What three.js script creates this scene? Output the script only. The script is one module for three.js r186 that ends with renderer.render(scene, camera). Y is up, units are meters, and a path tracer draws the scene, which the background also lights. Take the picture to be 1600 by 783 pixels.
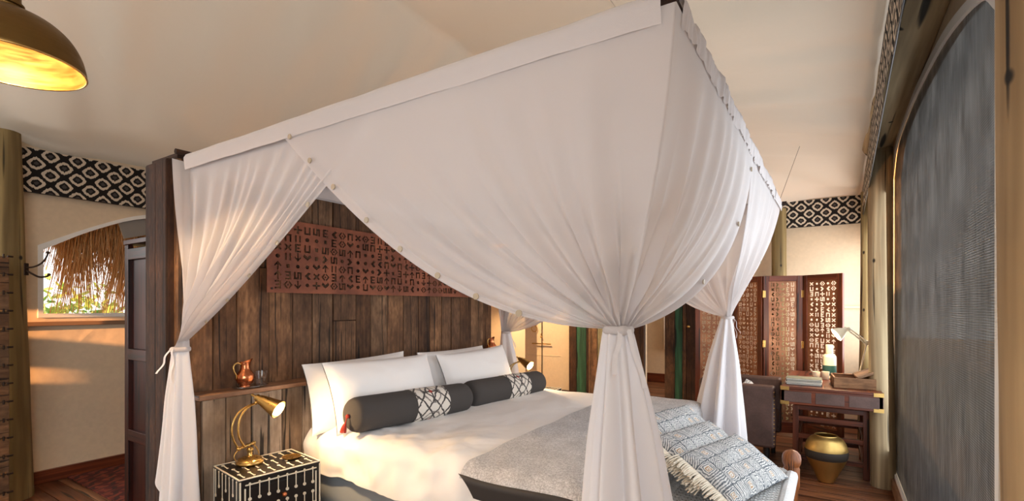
import * as THREE from 'three';
import { RoundedBoxGeometry } from 'three/addons/geometries/RoundedBoxGeometry.js';
import { mergeGeometries } from 'three/addons/utils/BufferGeometryUtils.js';
import { RectAreaLightUniformsLib } from 'three/addons/lights/RectAreaLightUniformsLib.js';

// ---------------------------------------------------------------- camera, sky, sun, area lights, exposure
// x runs along the headboard wall, -z runs from the bed's foot to its head. The lens is shifted up, as in the photograph.
const scene = new THREE.Scene();
const camera = new THREE.PerspectiveCamera(2 * Math.atan(478 / 775) * 180 / Math.PI, 1600 / 956, 0.05, 200);
camera.position.set(0, 1.42, 0);
const YAW = Math.atan(500 / 775);
camera.lookAt(Math.cos(YAW), 1.42, -Math.sin(YAW));
camera.setViewOffset(1600, 956, 0, 0, 1600, 783);
scene.add(camera);
const renderer = new THREE.WebGLRenderer();
renderer.toneMapping = THREE.LinearToneMapping;
renderer.toneMappingExposure = 1.9;
renderer.shadowMap.enabled = true;
RectAreaLightUniformsLib.init();

const sunDir = new THREE.Vector3(-3.95, 0.6, 0.5).normalize();
// a thin bright overcast at sunset: near white overhead, warmer towards the horizon and the sun
{
  const w = 256, h = 128, d = new Float32Array(w * h * 4);
  for (let y = 0; y < h; y++) for (let x = 0; x < w; x++) {
    const el = ((y + 0.5) / h - 0.5) * Math.PI, az = ((x + 0.5) / w - 0.5) * 2 * Math.PI, up = Math.max(0, Math.sin(el));
    const c = Math.cos(el) * Math.cos(az) * sunDir.x + Math.sin(el) * sunDir.y + Math.cos(el) * Math.sin(az) * sunDir.z, g = Math.pow(Math.max(0, c), 6) * 0.8, k = 1.15 + 0.25 * up;
    d.set([k * (1.04 + g) * (1 - 0.06 * up), k * (0.98 + 0.6 * g), k * (0.92 + 0.25 * g + 0.04 * up), 1], (y * w + x) * 4);
  }
  const t = new THREE.DataTexture(d, w, h, THREE.RGBAFormat, THREE.FloatType);
  t.mapping = THREE.EquirectangularReflectionMapping; t.magFilter = THREE.LinearFilter; t.needsUpdate = true; scene.background = t;
}
const sun = new THREE.DirectionalLight(new THREE.Color(1, 0.46, 0.17), 12);
sun.target.position.set(1.5, 1, -5); sun.position.copy(sunDir).multiplyScalar(30).add(sun.target.position);
sun.castShadow = true; sun.shadow.radius = 1.2; sun.shadow.mapSize.set(2048, 2048);
Object.assign(sun.shadow.camera, { left: -12, right: 12, top: 12, bottom: -12, near: 1, far: 60 });
scene.add(sun, sun.target);
// area lights at the screened window and at openings out of view, placed to brighten the room
function areaLight(w, h, at, to, intensity, color) {
  const l = new THREE.RectAreaLight(new THREE.Color(...color), intensity, w, h);
  l.position.set(...at); l.lookAt(...to); l.name = 'area_light'; scene.add(l);
}
areaLight(1.75, 1.5, [-1.05, 1.53, 0.39], [-0.9, 1.4, -5], 3.8, [0.84, 0.92, 1.0]);  // unseen side window, placed to light the bed curtains from behind the camera
areaLight(2.2, 1.4, [-0.95, 1.6, -5.32], [-0.4, 1.5, 0], 3.7, [0.93, 0.96, 1.0]);  // added fill light at a left wall opening behind the camera
areaLight(2.7, 2.0, [3.5, 1.3, 0.36], [3.5, 1.25, -5], 1.35, [0.86, 0.93, 1.0]);
areaLight(1.5, 1.3, [6.1, 1.5, 0.385], [6.1, 1.4, -5], 3.6, [0.93, 0.96, 1.0]);  // unseen opening behind the log post, placed to brighten the end wall
areaLight(1.25, 1.5, [8.55, 1.4, 0.38], [8.3, 1.0, -5], 4.5, [1, 0.95, 0.88]);  // out of view, placed to light the room beyond the plank doors

// ---------------------------------------------------------------- helpers
const V = (x, y, z) => new THREE.Vector3(x, y, z);
const rng = (a) => () => { a |= 0; a = a + 0x6D2B79F5 | 0; let t = Math.imul(a ^ a >>> 15, 1 | a); t = t + Math.imul(t ^ t >>> 7, 61 | t) ^ t; return ((t ^ t >>> 14) >>> 0) / 4294967296; };
const rnd = rng(7);
const lerp = (a, b, t) => a + (b - a) * t, clamp = (x, a = 0, b = 1) => Math.min(b, Math.max(a, x));
const sst = (a, b, x) => { const t = clamp((x - a) / (b - a)); return t * t * (3 - 2 * t); };
const hash = (x, y, s) => { let h = Math.imul(x, 374761393) ^ Math.imul(y, 668265263) ^ Math.imul(s + 11, 2246822519); h = Math.imul(h ^ h >>> 13, 1274126177); return ((h ^ h >>> 16) >>> 0) / 4294967296; };
const wrap = (n, p) => ((n % p) + p) % p;
function vn(x, y, px, py, s) {
  const ix = Math.floor(x), iy = Math.floor(y), fx = x - ix, fy = y - iy, u = fx * fx * (3 - 2 * fx), v = fy * fy * (3 - 2 * fy);
  const x0 = wrap(ix, px), x1 = wrap(ix + 1, px), y0 = wrap(iy, py), y1 = wrap(iy + 1, py);
  return lerp(lerp(hash(x0, y0, s), hash(x1, y0, s), u), lerp(hash(x0, y1, s), hash(x1, y1, s), u), v);
}
function fbm(u, v, fx, fy, oct = 4, s = 0) {
  let a = 0.5, sum = 0, n = 0;
  for (let i = 0; i < oct; i++) { sum += a * vn(u * fx, v * fy, fx, fy, s + i); n += a; a *= 0.5; fx *= 2; fy *= 2; }
  return sum / n;
}
const n3 = (x, y, s = 0) => fbm(x, y, 4096, 4096, 3, s);          // for geometry: plain coordinates / 4096
const noise = (x, y, s = 0) => { const a = vn(x + 500, y + 500, 4096, 4096, s), b = vn(x * 2.1 + 500, y * 2.1 + 500, 4096, 4096, s + 1); return (a * 0.67 + b * 0.33) * 2 - 1; };
const hex = (h) => [parseInt(h.slice(1, 3), 16) / 255, parseInt(h.slice(3, 5), 16) / 255, parseInt(h.slice(5, 7), 16) / 255];
const mix = (a, b, t) => [lerp(a[0], b[0], t), lerp(a[1], b[1], t), lerp(a[2], b[2], t)];
const mul = (a, k) => [a[0] * k, a[1] * k, a[2] * k];
function tex(w, h, fn, { srgb = true, size = [1, 1] } = {}) {
  const d = new Uint8Array(w * h * 4);
  for (let y = 0, o = 0; y < h; y++) for (let x = 0; x < w; x++, o += 4) {
    const c = fn((x + 0.5) / w, (y + 0.5) / h), a = Array.isArray(c) ? c : [c, c, c];
    for (let k = 0; k < 3; k++) d[o + k] = clamp(a[k]) * 255;
    d[o + 3] = a.length > 3 ? clamp(a[3]) * 255 : 255;
  }
  const t = new THREE.DataTexture(d, w, h);
  t.wrapS = t.wrapT = THREE.RepeatWrapping; t.magFilter = THREE.LinearFilter; t.minFilter = THREE.LinearMipmapLinearFilter; t.generateMipmaps = true;
  if (srgb) t.colorSpace = THREE.SRGBColorSpace;
  t.repeat.set(1 / size[0], 1 / size[1]); t.needsUpdate = true;
  return t;
}
const std = (o) => { const p = { roughness: 0.7, ...o }; if (typeof p.color === 'string') p.color = new THREE.Color(p.color); return new THREE.MeshPhysicalMaterial({ side: THREE.DoubleSide, ...p }); };

// names, labels, tree
const used = new Map();
const numbered = (n) => { const k = used.get(n) ?? 0; used.set(n, k + 1); return k ? n + '_' + String(k).padStart(3, '0') : n; };
function shade(o) { o.castShadow = o.receiveShadow = true; return o; }
function thing(name, label, category, at = [0, 0, 0], turn = 0, group) {
  const o = new THREE.Group(); o.name = numbered(name); o.position.set(...at); o.rotation.y = turn;
  o.userData = { label, category }; if (group) o.userData.group = group;
  scene.add(o); return o;
}
function part(parent, name, g, m, label) {
  const o = shade(new THREE.Mesh(Array.isArray(g) ? merge(g) : g, m)); o.name = name; if (label) o.userData.label = label; parent.add(o); return o;
}
function solo(name, label, category, g, m, group, at) {
  const o = shade(new THREE.Mesh(Array.isArray(g) ? merge(g) : g, m)); o.name = numbered(name); o.userData = { label, category }; if (group) o.userData.group = group;
  if (at) o.position.set(...at); scene.add(o); return o;
}
function struct(name, g, m) {
  const o = g ? shade(new THREE.Mesh(Array.isArray(g) ? merge(g) : g, m)) : new THREE.Group(); o.name = numbered(name); o.userData = { kind: 'structure' }; scene.add(o); return o;
}
function copy(src, at, label, turn) {
  const c = src.clone(); c.name = numbered(src.name.replace(/_\d{3}$/, '')); c.userData = { ...src.userData, label }; if (at) c.position.set(...at); if (turn !== undefined) c.rotation.y = turn; scene.add(c); return c;
}
// geometry
function merge(list) {
  return mergeGeometries(list.map((g) => { const n = g.index ? g.toNonIndexed() : g.clone(); for (const k of Object.keys(n.attributes)) if (!['position', 'normal', 'uv'].includes(k)) n.deleteAttribute(k); return n; }));
}
function uvBox(g, grain = 'y', off = [0, 0]) {
  const p = g.attributes.position, n = g.attributes.normal, uv = new Float32Array(p.count * 2), ax = { x: 0, y: 1, z: 2 }[grain];
  for (let i = 0; i < p.count; i++) {
    const q = [p.getX(i), p.getY(i), p.getZ(i)], m = [Math.abs(n.getX(i)), Math.abs(n.getY(i)), Math.abs(n.getZ(i))], d = m.indexOf(Math.max(...m));
    let a, b;
    if (d === ax) { const r = [0, 1, 2].filter((k) => k !== ax); a = q[r[0]]; b = q[r[1]] * 0.15; } else { b = q[ax]; a = q[[0, 1, 2].find((k) => k !== ax && k !== d)]; }
    uv[2 * i] = a + off[0]; uv[2 * i + 1] = b + off[1];
  }
  g.setAttribute('uv', new THREE.BufferAttribute(uv, 2)); return g;
}
function box(w, h, d, at = [0, 0, 0], { r = 0.004, grain = 'y', off, rot, seg = 1 } = {}) {
  const g = new RoundedBoxGeometry(w, h, d, seg, Math.min(r, w * 0.45, h * 0.45, d * 0.45));
  uvBox(g, grain, off ?? [rnd() * 3, rnd() * 3]);
  if (rot) { g.rotateX(rot[0]); g.rotateY(rot[1]); g.rotateZ(rot[2]); }
  return g.translate(...at);
}
// box with its ends at two points of a plane, e.g. legs and rails that slant
function bar(a, b, w, d, o = {}) {
  const A = V(...a), B = V(...b), L = A.distanceTo(B), g = box(w, L, d, [0, 0, 0], o), q = new THREE.Quaternion().setFromUnitVectors(V(0, 1, 0), B.clone().sub(A).normalize());
  return g.applyQuaternion(q).translate(...A.add(B).multiplyScalar(0.5).toArray());
}
const cyl = (r0, r1, h, at = [0, 0, 0], seg = 24, rot) => { const g = new THREE.CylinderGeometry(r1, r0, h, seg); if (rot) { g.rotateX(rot[0]); g.rotateY(rot[1]); g.rotateZ(rot[2]); } return g.translate(...at); };
function rod(a, b, r, r2 = r, seg = 12) { const A = V(...a), B = V(...b), g = new THREE.CylinderGeometry(r2, r, A.distanceTo(B), seg); g.applyQuaternion(new THREE.Quaternion().setFromUnitVectors(V(0, 1, 0), B.clone().sub(A).normalize())); return g.translate(...A.add(B).multiplyScalar(0.5).toArray()); }
const ball = (r, at, s = [1, 1, 1], seg = 20) => new THREE.SphereGeometry(r, seg, seg >> 1).scale(...s).translate(...at);
const lathe = (pts, seg = 40) => new THREE.LatheGeometry(pts.map((p) => new THREE.Vector2(...p)), seg);
const spline = (pts) => new THREE.CatmullRomCurve3(pts.map((p) => V(...p)));
const tube = (pts, r, n = 40, seg = 10, closed = false) => new THREE.TubeGeometry(new THREE.CatmullRomCurve3(pts.map((p) => V(...p)), closed), n, r, seg, closed);
function orient(g, dir, from = V(0, 1, 0)) { return g.applyQuaternion(new THREE.Quaternion().setFromUnitVectors(from, V(...dir).normalize())); }
function grid(nu, nv, fn, uvs = (u, v) => [u, v]) {
  const pos = [], uv = [], idx = [];
  for (let j = 0; j <= nv; j++) for (let i = 0; i <= nu; i++) { const p = fn(i / nu, j / nv); pos.push(p.x, p.y, p.z); uv.push(...uvs(i / nu, j / nv)); }
  for (let j = 0; j < nv; j++) for (let i = 0; i < nu; i++) { const a = j * (nu + 1) + i, b = a + 1, c = a + nu + 1, d = c + 1; idx.push(a, b, d, a, d, c); }
  const g = new THREE.BufferGeometry(); g.setAttribute('position', new THREE.Float32BufferAttribute(pos, 3)); g.setAttribute('uv', new THREE.Float32BufferAttribute(uv, 2)); g.setIndex(idx); g.computeVertexNormals(); return g;
}
function extrude(shape, depth, o = {}) { const g = new THREE.ExtrudeGeometry(shape, { depth, bevelEnabled: false, curveSegments: 10, ...o }); return g; }
const poly = (pts) => { const s = new THREE.Shape(); pts.forEach((p, i) => i ? s.lineTo(...p) : s.moveTo(...p)); s.closePath(); return s; };
const hole = (pts) => { const s = new THREE.Path(); pts.forEach((p, i) => i ? s.lineTo(...p) : s.moveTo(...p)); s.closePath(); return s; };
// a trunk: tapered, slightly crooked cylinder standing at the origin along +y
function logGeo(r0, r1, len, seed, bend = 0.02) {
  const g = new THREE.CylinderGeometry(r1, r0, len, 28, 24).translate(0, len / 2, 0), p = g.attributes.position, uv = g.attributes.uv;
  for (let i = 0; i < p.count; i++) {
    const x = p.getX(i), y = p.getY(i), z = p.getZ(i), a = Math.atan2(z, x), k = 1 + 0.05 * noise(Math.cos(a) * 1.2 + seed * 9, y * 1.3 + Math.sin(a), seed) + 0.012 * noise(a * 3, y * 7, seed + 3);
    p.setXYZ(i, x * k + bend * noise(y * 0.5, seed, 4), y, z * k + bend * noise(y * 0.5, seed, 5));
    uv.setXY(i, uv.getX(i) * 0.8 + seed * 0.31, y + seed);
  }
  g.computeVertexNormals(); return g;
}

// ---------------------------------------------------------------- materials
const woodTex = (seed, dark, light, w = 512, h = 1024, size = [0.5, 2], gf = 26, blot = 0) => tex(w, h, (u, v) => {
  const wob = u + 0.035 * (fbm(u, v, 3, 3, 3, seed) - 0.5), g = fbm(wob, v, gf, 2, 4, seed + 10), b = fbm(u, v, 4, 3, 3, seed + 20), s = fbm(wob, v, gf * 4, 4, 2, seed + 30);
  let t = 0.15 + 0.75 * g * b * 2 - 0.25 * (s - 0.4);
  const crack = sst(0.30, 0.24, fbm(wob, v, gf * 1.6, 3, 2, seed + 50)) * 0.7;
  if (blot) t = t * (1 - blot) + blot * (1.6 * fbm(u, v, 5, 12, 5, seed + 60) * (0.6 + 0.8 * fbm(u, v, 40, 60, 3, seed + 70)) - 0.1);
  return mul(mix(dark, light, clamp(t)), 1 - crack * (1 - 0.4 * blot));
}, { size });
const tPlank = woodTex(1, hex('#3c2b20'), hex('#c0a080'), 512, 1024, [0.5, 2], 26, 0.6);
const tGrey = woodTex(2, hex('#5a4a3c'), hex('#c9b7a2'), 512, 1024, [0.5, 1.6], 18, 0.35);
const tFloor = woodTex(3, hex('#4c2d1c'), hex('#b98560'), 512, 1024, [0.4, 1.8], 16);
const tMahog = woodTex(4, hex('#3a170c'), hex('#8a4526'), 256, 512, [0.3, 1.2], 14);
const tLog = tex(512, 1024, (u, v) => {
  const wob = u + 0.03 * (fbm(u, v, 4, 3, 3, 70) - 0.5), g = fbm(wob, v, 14, 2, 4, 71), b = fbm(u, v, 5, 4, 3, 72);
  let c = mix(hex('#8a7658'), hex('#d0bb94'), clamp(g * 1.5 + b * 0.7 - 0.65));
  c = mul(c, 1 - 0.75 * sst(0.31, 0.22, fbm(wob, v, 20, 2, 2, 73)));
  for (let k = 0; k < 9; k++) { const du = Math.abs(wrap(u - hash(k, 1, 9) + 0.5, 1) - 0.5), dv = Math.abs(v - (k + 0.5 + 0.4 * (hash(k, 2, 9) - 0.5)) / 9), d = Math.hypot(du * 0.8, dv * 2); c = mul(c, 1 - 0.75 * sst(0.022, 0.006, d)); }
  return c;
}, { size: [0.8, 2] });
const tMottle = tex(512, 512, (u, v) => { const a = fbm(u, v, 3, 3, 5, 80), b = fbm(u, v, 90, 90, 2, 81); return 0.93 + 0.07 * (a - 0.5) + 0.04 * b; }, { size: [2.2, 2.2] });
const tWrinkle = tex(512, 512, (u, v) => { const w = fbm(u, v, 3, 3, 3, 84); const a = 1 - Math.abs(2 * fbm(u + 0.25 * w, v, 4, 3, 4, 85) - 1); return 0.5 * a + 0.5 * fbm(u, v, 6, 10, 4, 86); }, { srgb: false, size: [1.1, 1.1] });
const tLinen = tex(256, 256, (u, v) => { const a = 0.5 + 0.5 * Math.sin(u * 2 * Math.PI * 48 + 2 * fbm(u, v, 8, 8, 2, 90)), b = 0.5 + 0.5 * Math.sin(v * 2 * Math.PI * 48 + 2 * fbm(u, v, 8, 8, 2, 91)); return 0.35 * a + 0.35 * b + 0.3 * fbm(u, v, 30, 30, 2, 92); }, { srgb: false, size: [0.09, 0.09] });
const tBrush = tex(256, 256, (u, v) => 0.25 + 0.3 * fbm(u, v, 6, 6, 4, 95) + 0.12 * fbm(u, v, 4, 80, 2, 96), { srgb: false, size: [0.25, 0.25] });
// ikat print of the pelmets: rows of cream rhombs with a dark heart
const tIkat = tex(512, 512, (u, v) => {
  const j = (fbm(u, v, 40, 6, 2, 101) - 0.5) * 0.07, x = u * 2, y = v * 2 + j * 1.4;
  let best = 9;
  for (let a = 0; a < 2; a++) { const cx = wrap(x + a * 0.5, 1) - 0.5, cy = wrap(y + a * 0.5, 1) - 0.5; best = Math.min(best, Math.pow(Math.pow(Math.abs(cx) * 1.02, 1.35) + Math.pow(Math.abs(cy) * 1.02, 1.35), 1 / 1.35)); }
  const k = hex('#17110f'), c = hex('#d8c9b4'), g = hex('#4a4442');
  return best < 0.1 ? g : best < 0.205 ? k : best < 0.345 ? c : k;
}, { size: [0.34, 0.31] });
const tRust = tex(512, 512, (u, v) => { const a = fbm(u, v, 6, 6, 5, 105), b = fbm(u, v, 40, 40, 3, 106); return mix(hex('#6a3a28'), hex('#9c5c3f'), clamp(a * 1.5 - 0.35 + 0.3 * (b - 0.5))); }, { size: [0.9, 0.9] });
const tCopper = tex(256, 256, (u, v) => { const a = fbm(u, v, 5, 5, 5, 108); return mix(hex('#8a5f45'), hex('#c79d7c'), clamp(a * 1.3 - 0.2)); }, { size: [0.5, 0.5] });
const tLeather = tex(256, 256, (u, v) => { const a = fbm(u, v, 5, 5, 4, 110), b = fbm(u, v, 60, 60, 2, 111); return mix(hex('#3d2b25'), hex('#6b5048'), clamp(a * 0.9 + 0.25 * b - 0.1)); }, { size: [0.6, 0.6] });
const tBoucle = tex(512, 512, (u, v) => { const a = fbm(u, v, 6, 6, 3, 115), b = vn(u * 110, v * 110, 110, 110, 116), c = vn(u * 220, v * 220, 220, 220, 117); return mix(hex('#9a9898'), hex('#efedec'), clamp(0.55 * b + 0.35 * c + 0.35 * (a - 0.5) + 0.1)); }, { size: [0.5, 0.5] });
// mud-cloth like print of the fringed cushions: staggered nests of squares and bars
const tCushion = tex(512, 512, (u, v) => {
  const j = 0.03 * (fbm(u, v, 20, 20, 2, 120) - 0.5), gx = (u + j) * 5, gy = (v + j) * 5, ix = Math.floor(gx), iy = Math.floor(gy), fx = gx - ix - 0.5, fy = gy - iy - 0.5, h = hash(wrap(ix, 5), wrap(iy, 5), 121);
  const w = hex('#ebe9e5'), k = hex('#5a6067'), o = hex('#b08a64');
  let t, c = k;
  if (h < 0.3) { const d = Math.max(Math.abs(fx), Math.abs(fy)); t = wrap(d * 9, 1) < 0.45; if (d < 0.2) c = o; } else if (h < 0.55) t = wrap(fy * 6, 1) < 0.42; else if (h < 0.75) t = wrap(fx * 6, 1) < 0.42; else t = wrap((Math.abs(fx) + fy) * 6, 1) < 0.4;
  if (Math.abs(fx) > 0.47 || Math.abs(fy) > 0.47) t = true;
  const r = fbm(u, v, 60, 60, 2, 122);
  return mix(w, c, t ? clamp(0.45 + r * 0.8) : clamp(r * 0.4 - 0.1));
}, { size: [0.42, 0.42] });
// bolster band: white ground, charcoal net of crossing lines, red hearts
const tBand = tex(512, 512, (u, v) => {
  const x = u * 2, y = v * 2, cx = wrap(x, 1) - 0.5, cy = wrap(y, 1) - 0.5, j = (fbm(u, v, 26, 26, 2, 130) - 0.5) * 0.07;
  const d1 = Math.abs(wrap(x + y + j, 0.5) - 0.25), d2 = Math.abs(wrap(x - y + j, 0.5) - 0.25), r = Math.hypot(cx, cy) + j, k = hex('#4b4644'), w = hex('#e9e2d8');
  if (r < 0.06) return hex('#a8443a');
  let l = Math.max(sst(0.045, 0.03, d1), sst(0.045, 0.03, d2));
  l = Math.max(l, sst(0.035, 0.02, Math.abs(cx)) * (r < 0.34 ? 1 : 0), sst(0.035, 0.02, Math.abs(cy)) * (r < 0.34 ? 1 : 0), sst(0.03, 0.015, Math.abs(r - 0.36)) * 0.6);
  return mix(w, k, clamp(l));
}, { size: [0.4, 0.4] });
const tRug = tex(256, 256, (u, v) => { const a = wrap(u * 6 + 0.2 * Math.sin(v * 40), 1), b = fbm(u, v, 30, 30, 3, 140); return mix(mix(hex('#5d1c15'), hex('#8b3a26'), a < 0.5 ? 1 : 0), hex('#2a1714'), wrap(v * 8 + a, 1) < 0.25 ? 0.8 : b * 0.5); }, { size: [0.8, 0.8] });
const tShadeAlpha = tex(256, 1024, (u, v) => { const y = wrap(v * 64 + 0.35 * (fbm(u, v, 4, 30, 2, 150) - 0.5), 1), line = sst(0.0, 0.2, y) * sst(0.75, 0.55, y), k = fbm(u, v, 8, 4, 4, 151); return clamp(0.95 + 0.08 * line + 0.08 * (k - 0.5)); }, { srgb: false, size: [0.6, 0.58] });
const tShade = tex(512, 1024, (u, v) => { const y = wrap(v * 64, 1), line = sst(0.0, 0.25, y) * sst(0.8, 0.55, y), k = fbm(u, v, 60, 6, 4, 152), c = fbm(u, v, 5, 3, 4, 153); return mix(hex('#30363a'), hex('#959a9d'), clamp(0.1 + 0.5 * line + 0.7 * (k - 0.4) + 0.4 * (c - 0.5))); }, { size: [0.6, 0.58] });
const tWeave = tex(512, 512, (u, v) => { const x = u * 10, y = v * 10, cx = wrap(x, 1), cy = wrap(y, 1), over = (Math.floor(x) + Math.floor(y)) % 2 === 0, a = Math.sin(Math.PI * cx), b = Math.sin(Math.PI * cy); const gap = wrap(x * 0.5, 1) < 0.16 && wrap(y, 1) < 0.5 ? 0.15 : 1; return (over ? 0.35 + 0.65 * a : 0.35 + 0.65 * b) * gap; }, { srgb: false, size: [0.2, 0.2] });
const tWeaveC = tex(512, 512, (u, v) => { const x = u * 10, y = v * 10, gap = wrap(x * 0.5, 1) < 0.2 && wrap(y, 1) < 0.5, n = fbm(u, v, 60, 60, 2, 160); return gap ? hex('#57524c') : mix(hex('#c3c2c0'), hex('#eeedeb'), n); }, { size: [0.2, 0.2] });
const tGreen = woodTex(6, hex('#0c2418'), hex('#2f6349'), 256, 512, [0.3, 1.2], 12);

const M = {
  canvas: std({ color: '#e6d0b2', map: tMottle, bumpMap: tWrinkle, bumpScale: 0.006, roughness: 0.95 }),
  ceiling: std({ color: '#dad0c0', bumpMap: tWrinkle, bumpScale: 0.006, roughness: 1, transmission: 0.06, thickness: 0 }),
  plank: ['#cdbfb2', '#b8a596', '#a8927f', '#d9c1aa', '#96806e'].map((c) => std({ color: c, map: tPlank, bumpMap: tPlank, bumpScale: 0.006, roughness: 0.85 })),
  grey: ['#ffffff', '#d5c9bd', '#b8a898', '#e8d6c2'].map((c) => std({ color: c, map: tGrey, bumpMap: tGrey, bumpScale: 0.005, roughness: 0.85 })),
  floor: ['#ffffff', '#e2cbbb', '#c9ae9c', '#ffe9d8'].map((c) => std({ color: c, map: tFloor, bumpMap: tFloor, bumpScale: 0.002, roughness: 0.38 })),
  sub: std({ color: '#2a1a10' }),
  beamDark: std({ color: '#6e5647', map: tPlank, bumpMap: tPlank, bumpScale: 0.008, roughness: 0.9 }),
  ledge: std({ color: '#efc4a6', map: tGrey, bumpMap: tGrey, bumpScale: 0.003, roughness: 0.6 }),
  mahog: std({ color: '#ffffff', map: tMahog, bumpMap: tMahog, bumpScale: 0.0008, roughness: 0.35 }),
  mahogDark: std({ color: '#8a6a5c', map: tMahog, roughness: 0.4 }),
  log: std({ color: '#ffffff', map: tLog, bumpMap: tLog, bumpScale: 0.008, roughness: 0.8 }),
  logOlive: std({ color: '#c6c2a8', map: tLog, bumpMap: tLog, bumpScale: 0.008, roughness: 0.85 }),
  logWarm: std({ color: '#fff0e2', map: tLog, bumpMap: tLog, bumpScale: 0.008, roughness: 0.8 }),
  voile: std({ color: '#e9e3e2', roughness: 1, transmission: 0.42, thickness: 0, bumpMap: tLinen, bumpScale: 0.0004, transparent: true, opacity: 0.85, sheen: 0.2, sheenColor: new THREE.Color(1, 1, 1), sheenRoughness: 0.8 }),
  tail: std({ color: '#f3eff0', roughness: 1, transmission: 0.22, thickness: 0, bumpMap: tLinen, bumpScale: 0.0004, sheen: 0.2, sheenColor: new THREE.Color(1, 1, 1), sheenRoughness: 0.8 }),  // same voile, denser in its gathers, whitened further to stand in for brighter light
  brassSatin: std({ color: '#cdaa66', metalness: 1, roughnessMap: tBrush, roughness: 1.0, bumpMap: tBrush, bumpScale: 0.0006 }),
  sleeve: std({ color: '#dbd3d1', roughness: 1, transmission: 0.2, thickness: 0, bumpMap: tLinen, bumpScale: 0.0004 }),  // same white cloth, greyed to stand in for shade below the roof
  cotton: std({ color: '#f8f5f2', roughness: 0.95, bumpMap: tWrinkle, bumpScale: 0.014 }),
  pillow: std({ color: '#faf8f6', roughness: 0.95, bumpMap: tWrinkle, bumpScale: 0.008 }),
  basefab: std({ color: '#a9aeb0', roughness: 0.95, bumpMap: tLinen, bumpScale: 0.001 }),
  boucle: std({ color: '#ffffff', map: tBoucle, bumpMap: tBoucle, bumpScale: 0.006, roughness: 1 }),
  satin: std({ color: '#2a2422', roughness: 0.55, sheen: 0.4, sheenColor: new THREE.Color(0.5, 0.45, 0.4), sheenRoughness: 0.4 }),
  charcoal: std({ color: '#4a4644', roughness: 0.95, bumpMap: tLinen, bumpScale: 0.001 }),
  band: std({ color: '#ffffff', map: tBand, roughness: 0.95, bumpMap: tLinen, bumpScale: 0.001 }),
  red: std({ color: '#a83a2c', roughness: 0.9 }),
  brass: std({ color: '#c8a463', metalness: 1, roughnessMap: tBrush, roughness: 0.65, bumpMap: tBrush, bumpScale: 0.0006 }),
  brassOld: std({ color: '#6e5530', metalness: 1, roughnessMap: tBrush, roughness: 1.1 }),
  domeIn: std({ color: '#b98f55', metalness: 1, roughnessMap: tBrush, roughness: 0.9 }),
  copper: std({ color: '#d9875c', metalness: 1, roughness: 0.22, bumpMap: tBrush, bumpScale: 0.002 }),
  silver: std({ color: '#d8d4d0', metalness: 1, roughness: 0.18 }),
  iron: std({ color: '#3a2c24', metalness: 0.6, roughness: 0.55 }),
  black: std({ color: '#191614', roughness: 0.35 }),
  bone: std({ color: '#e6dcc6', roughness: 0.45 }),
  rust: std({ color: '#ffffff', map: tRust, roughness: 0.6, metalness: 0.35, bumpMap: tRust, bumpScale: 0.001 }),
  bronze: std({ color: '#f4e0d0', map: tCopper, roughness: 0.45, metalness: 0.25 }),
  leather: std({ color: '#ffffff', map: tLeather, bumpMap: tLeather, bumpScale: 0.001, roughness: 0.5 }),
  ikat: std({ color: '#ffffff', map: tIkat, bumpMap: tLinen, bumpScale: 0.001, roughness: 0.95 }),
  cushion: std({ color: '#ffffff', map: tCushion, bumpMap: tLinen, bumpScale: 0.001, roughness: 0.95 }),
  fringe: std({ color: '#ece0cc', roughness: 1 }),
  weave: std({ color: '#ffffff', map: tWeaveC, bumpMap: tWeave, bumpScale: 0.006, roughness: 0.9 }),
  rope: std({ color: '#dedddb', bumpMap: tWeave, bumpScale: 0.003, roughness: 0.9 }),
  knob: std({ color: '#e89c62', map: tGrey, roughness: 0.4 }),
  rug: std({ color: '#ffffff', map: tRug, roughness: 1 }),
  shade: std({ color: '#ffffff', map: tShade, alphaMap: tShadeAlpha, transparent: true, roughness: 0.8 }),
  binding: std({ color: '#efece6', roughness: 0.95 }),
  green: std({ color: '#ffffff', map: tGreen, roughness: 0.8 }),
  palegreen: std({ color: '#c6d2c0', map: tGrey, roughness: 0.8 }),
  glass: std({ color: '#ffffff', roughness: 0.02, transmission: 1, thickness: 0, ior: 1.45 }),
  cream: std({ color: '#e9dfc4', roughness: 0.4 }),
  teal: std({ color: '#2c5450', roughness: 0.3 }),
  paper: std({ color: '#dcd7cb', roughness: 0.9 }),
  cover: std({ color: '#6f705f', roughness: 0.7 }),
  navy: std({ color: '#3a4046', roughness: 0.7 }),
  pearl: std({ color: '#b5a58d', roughness: 0.35 }),
  straw: std({ color: '#c08d58', roughness: 0.95 }),
  strawPale: std({ color: '#ddb584', roughness: 0.95 }),
  leaf: ['#5f8a3c', '#86a850', '#3f6a30'].map((c) => std({ color: c, roughness: 0.8, transmission: 0.4, thickness: 0 })),
  bark: std({ color: '#6a5844', roughness: 0.95 }),
  sand: std({ color: '#b39a76', roughness: 1 }),
  bulb: std({ color: '#ffffff', emissive: new THREE.Color(1, 0.72, 0.4), emissiveIntensity: 14 }),
};

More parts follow.
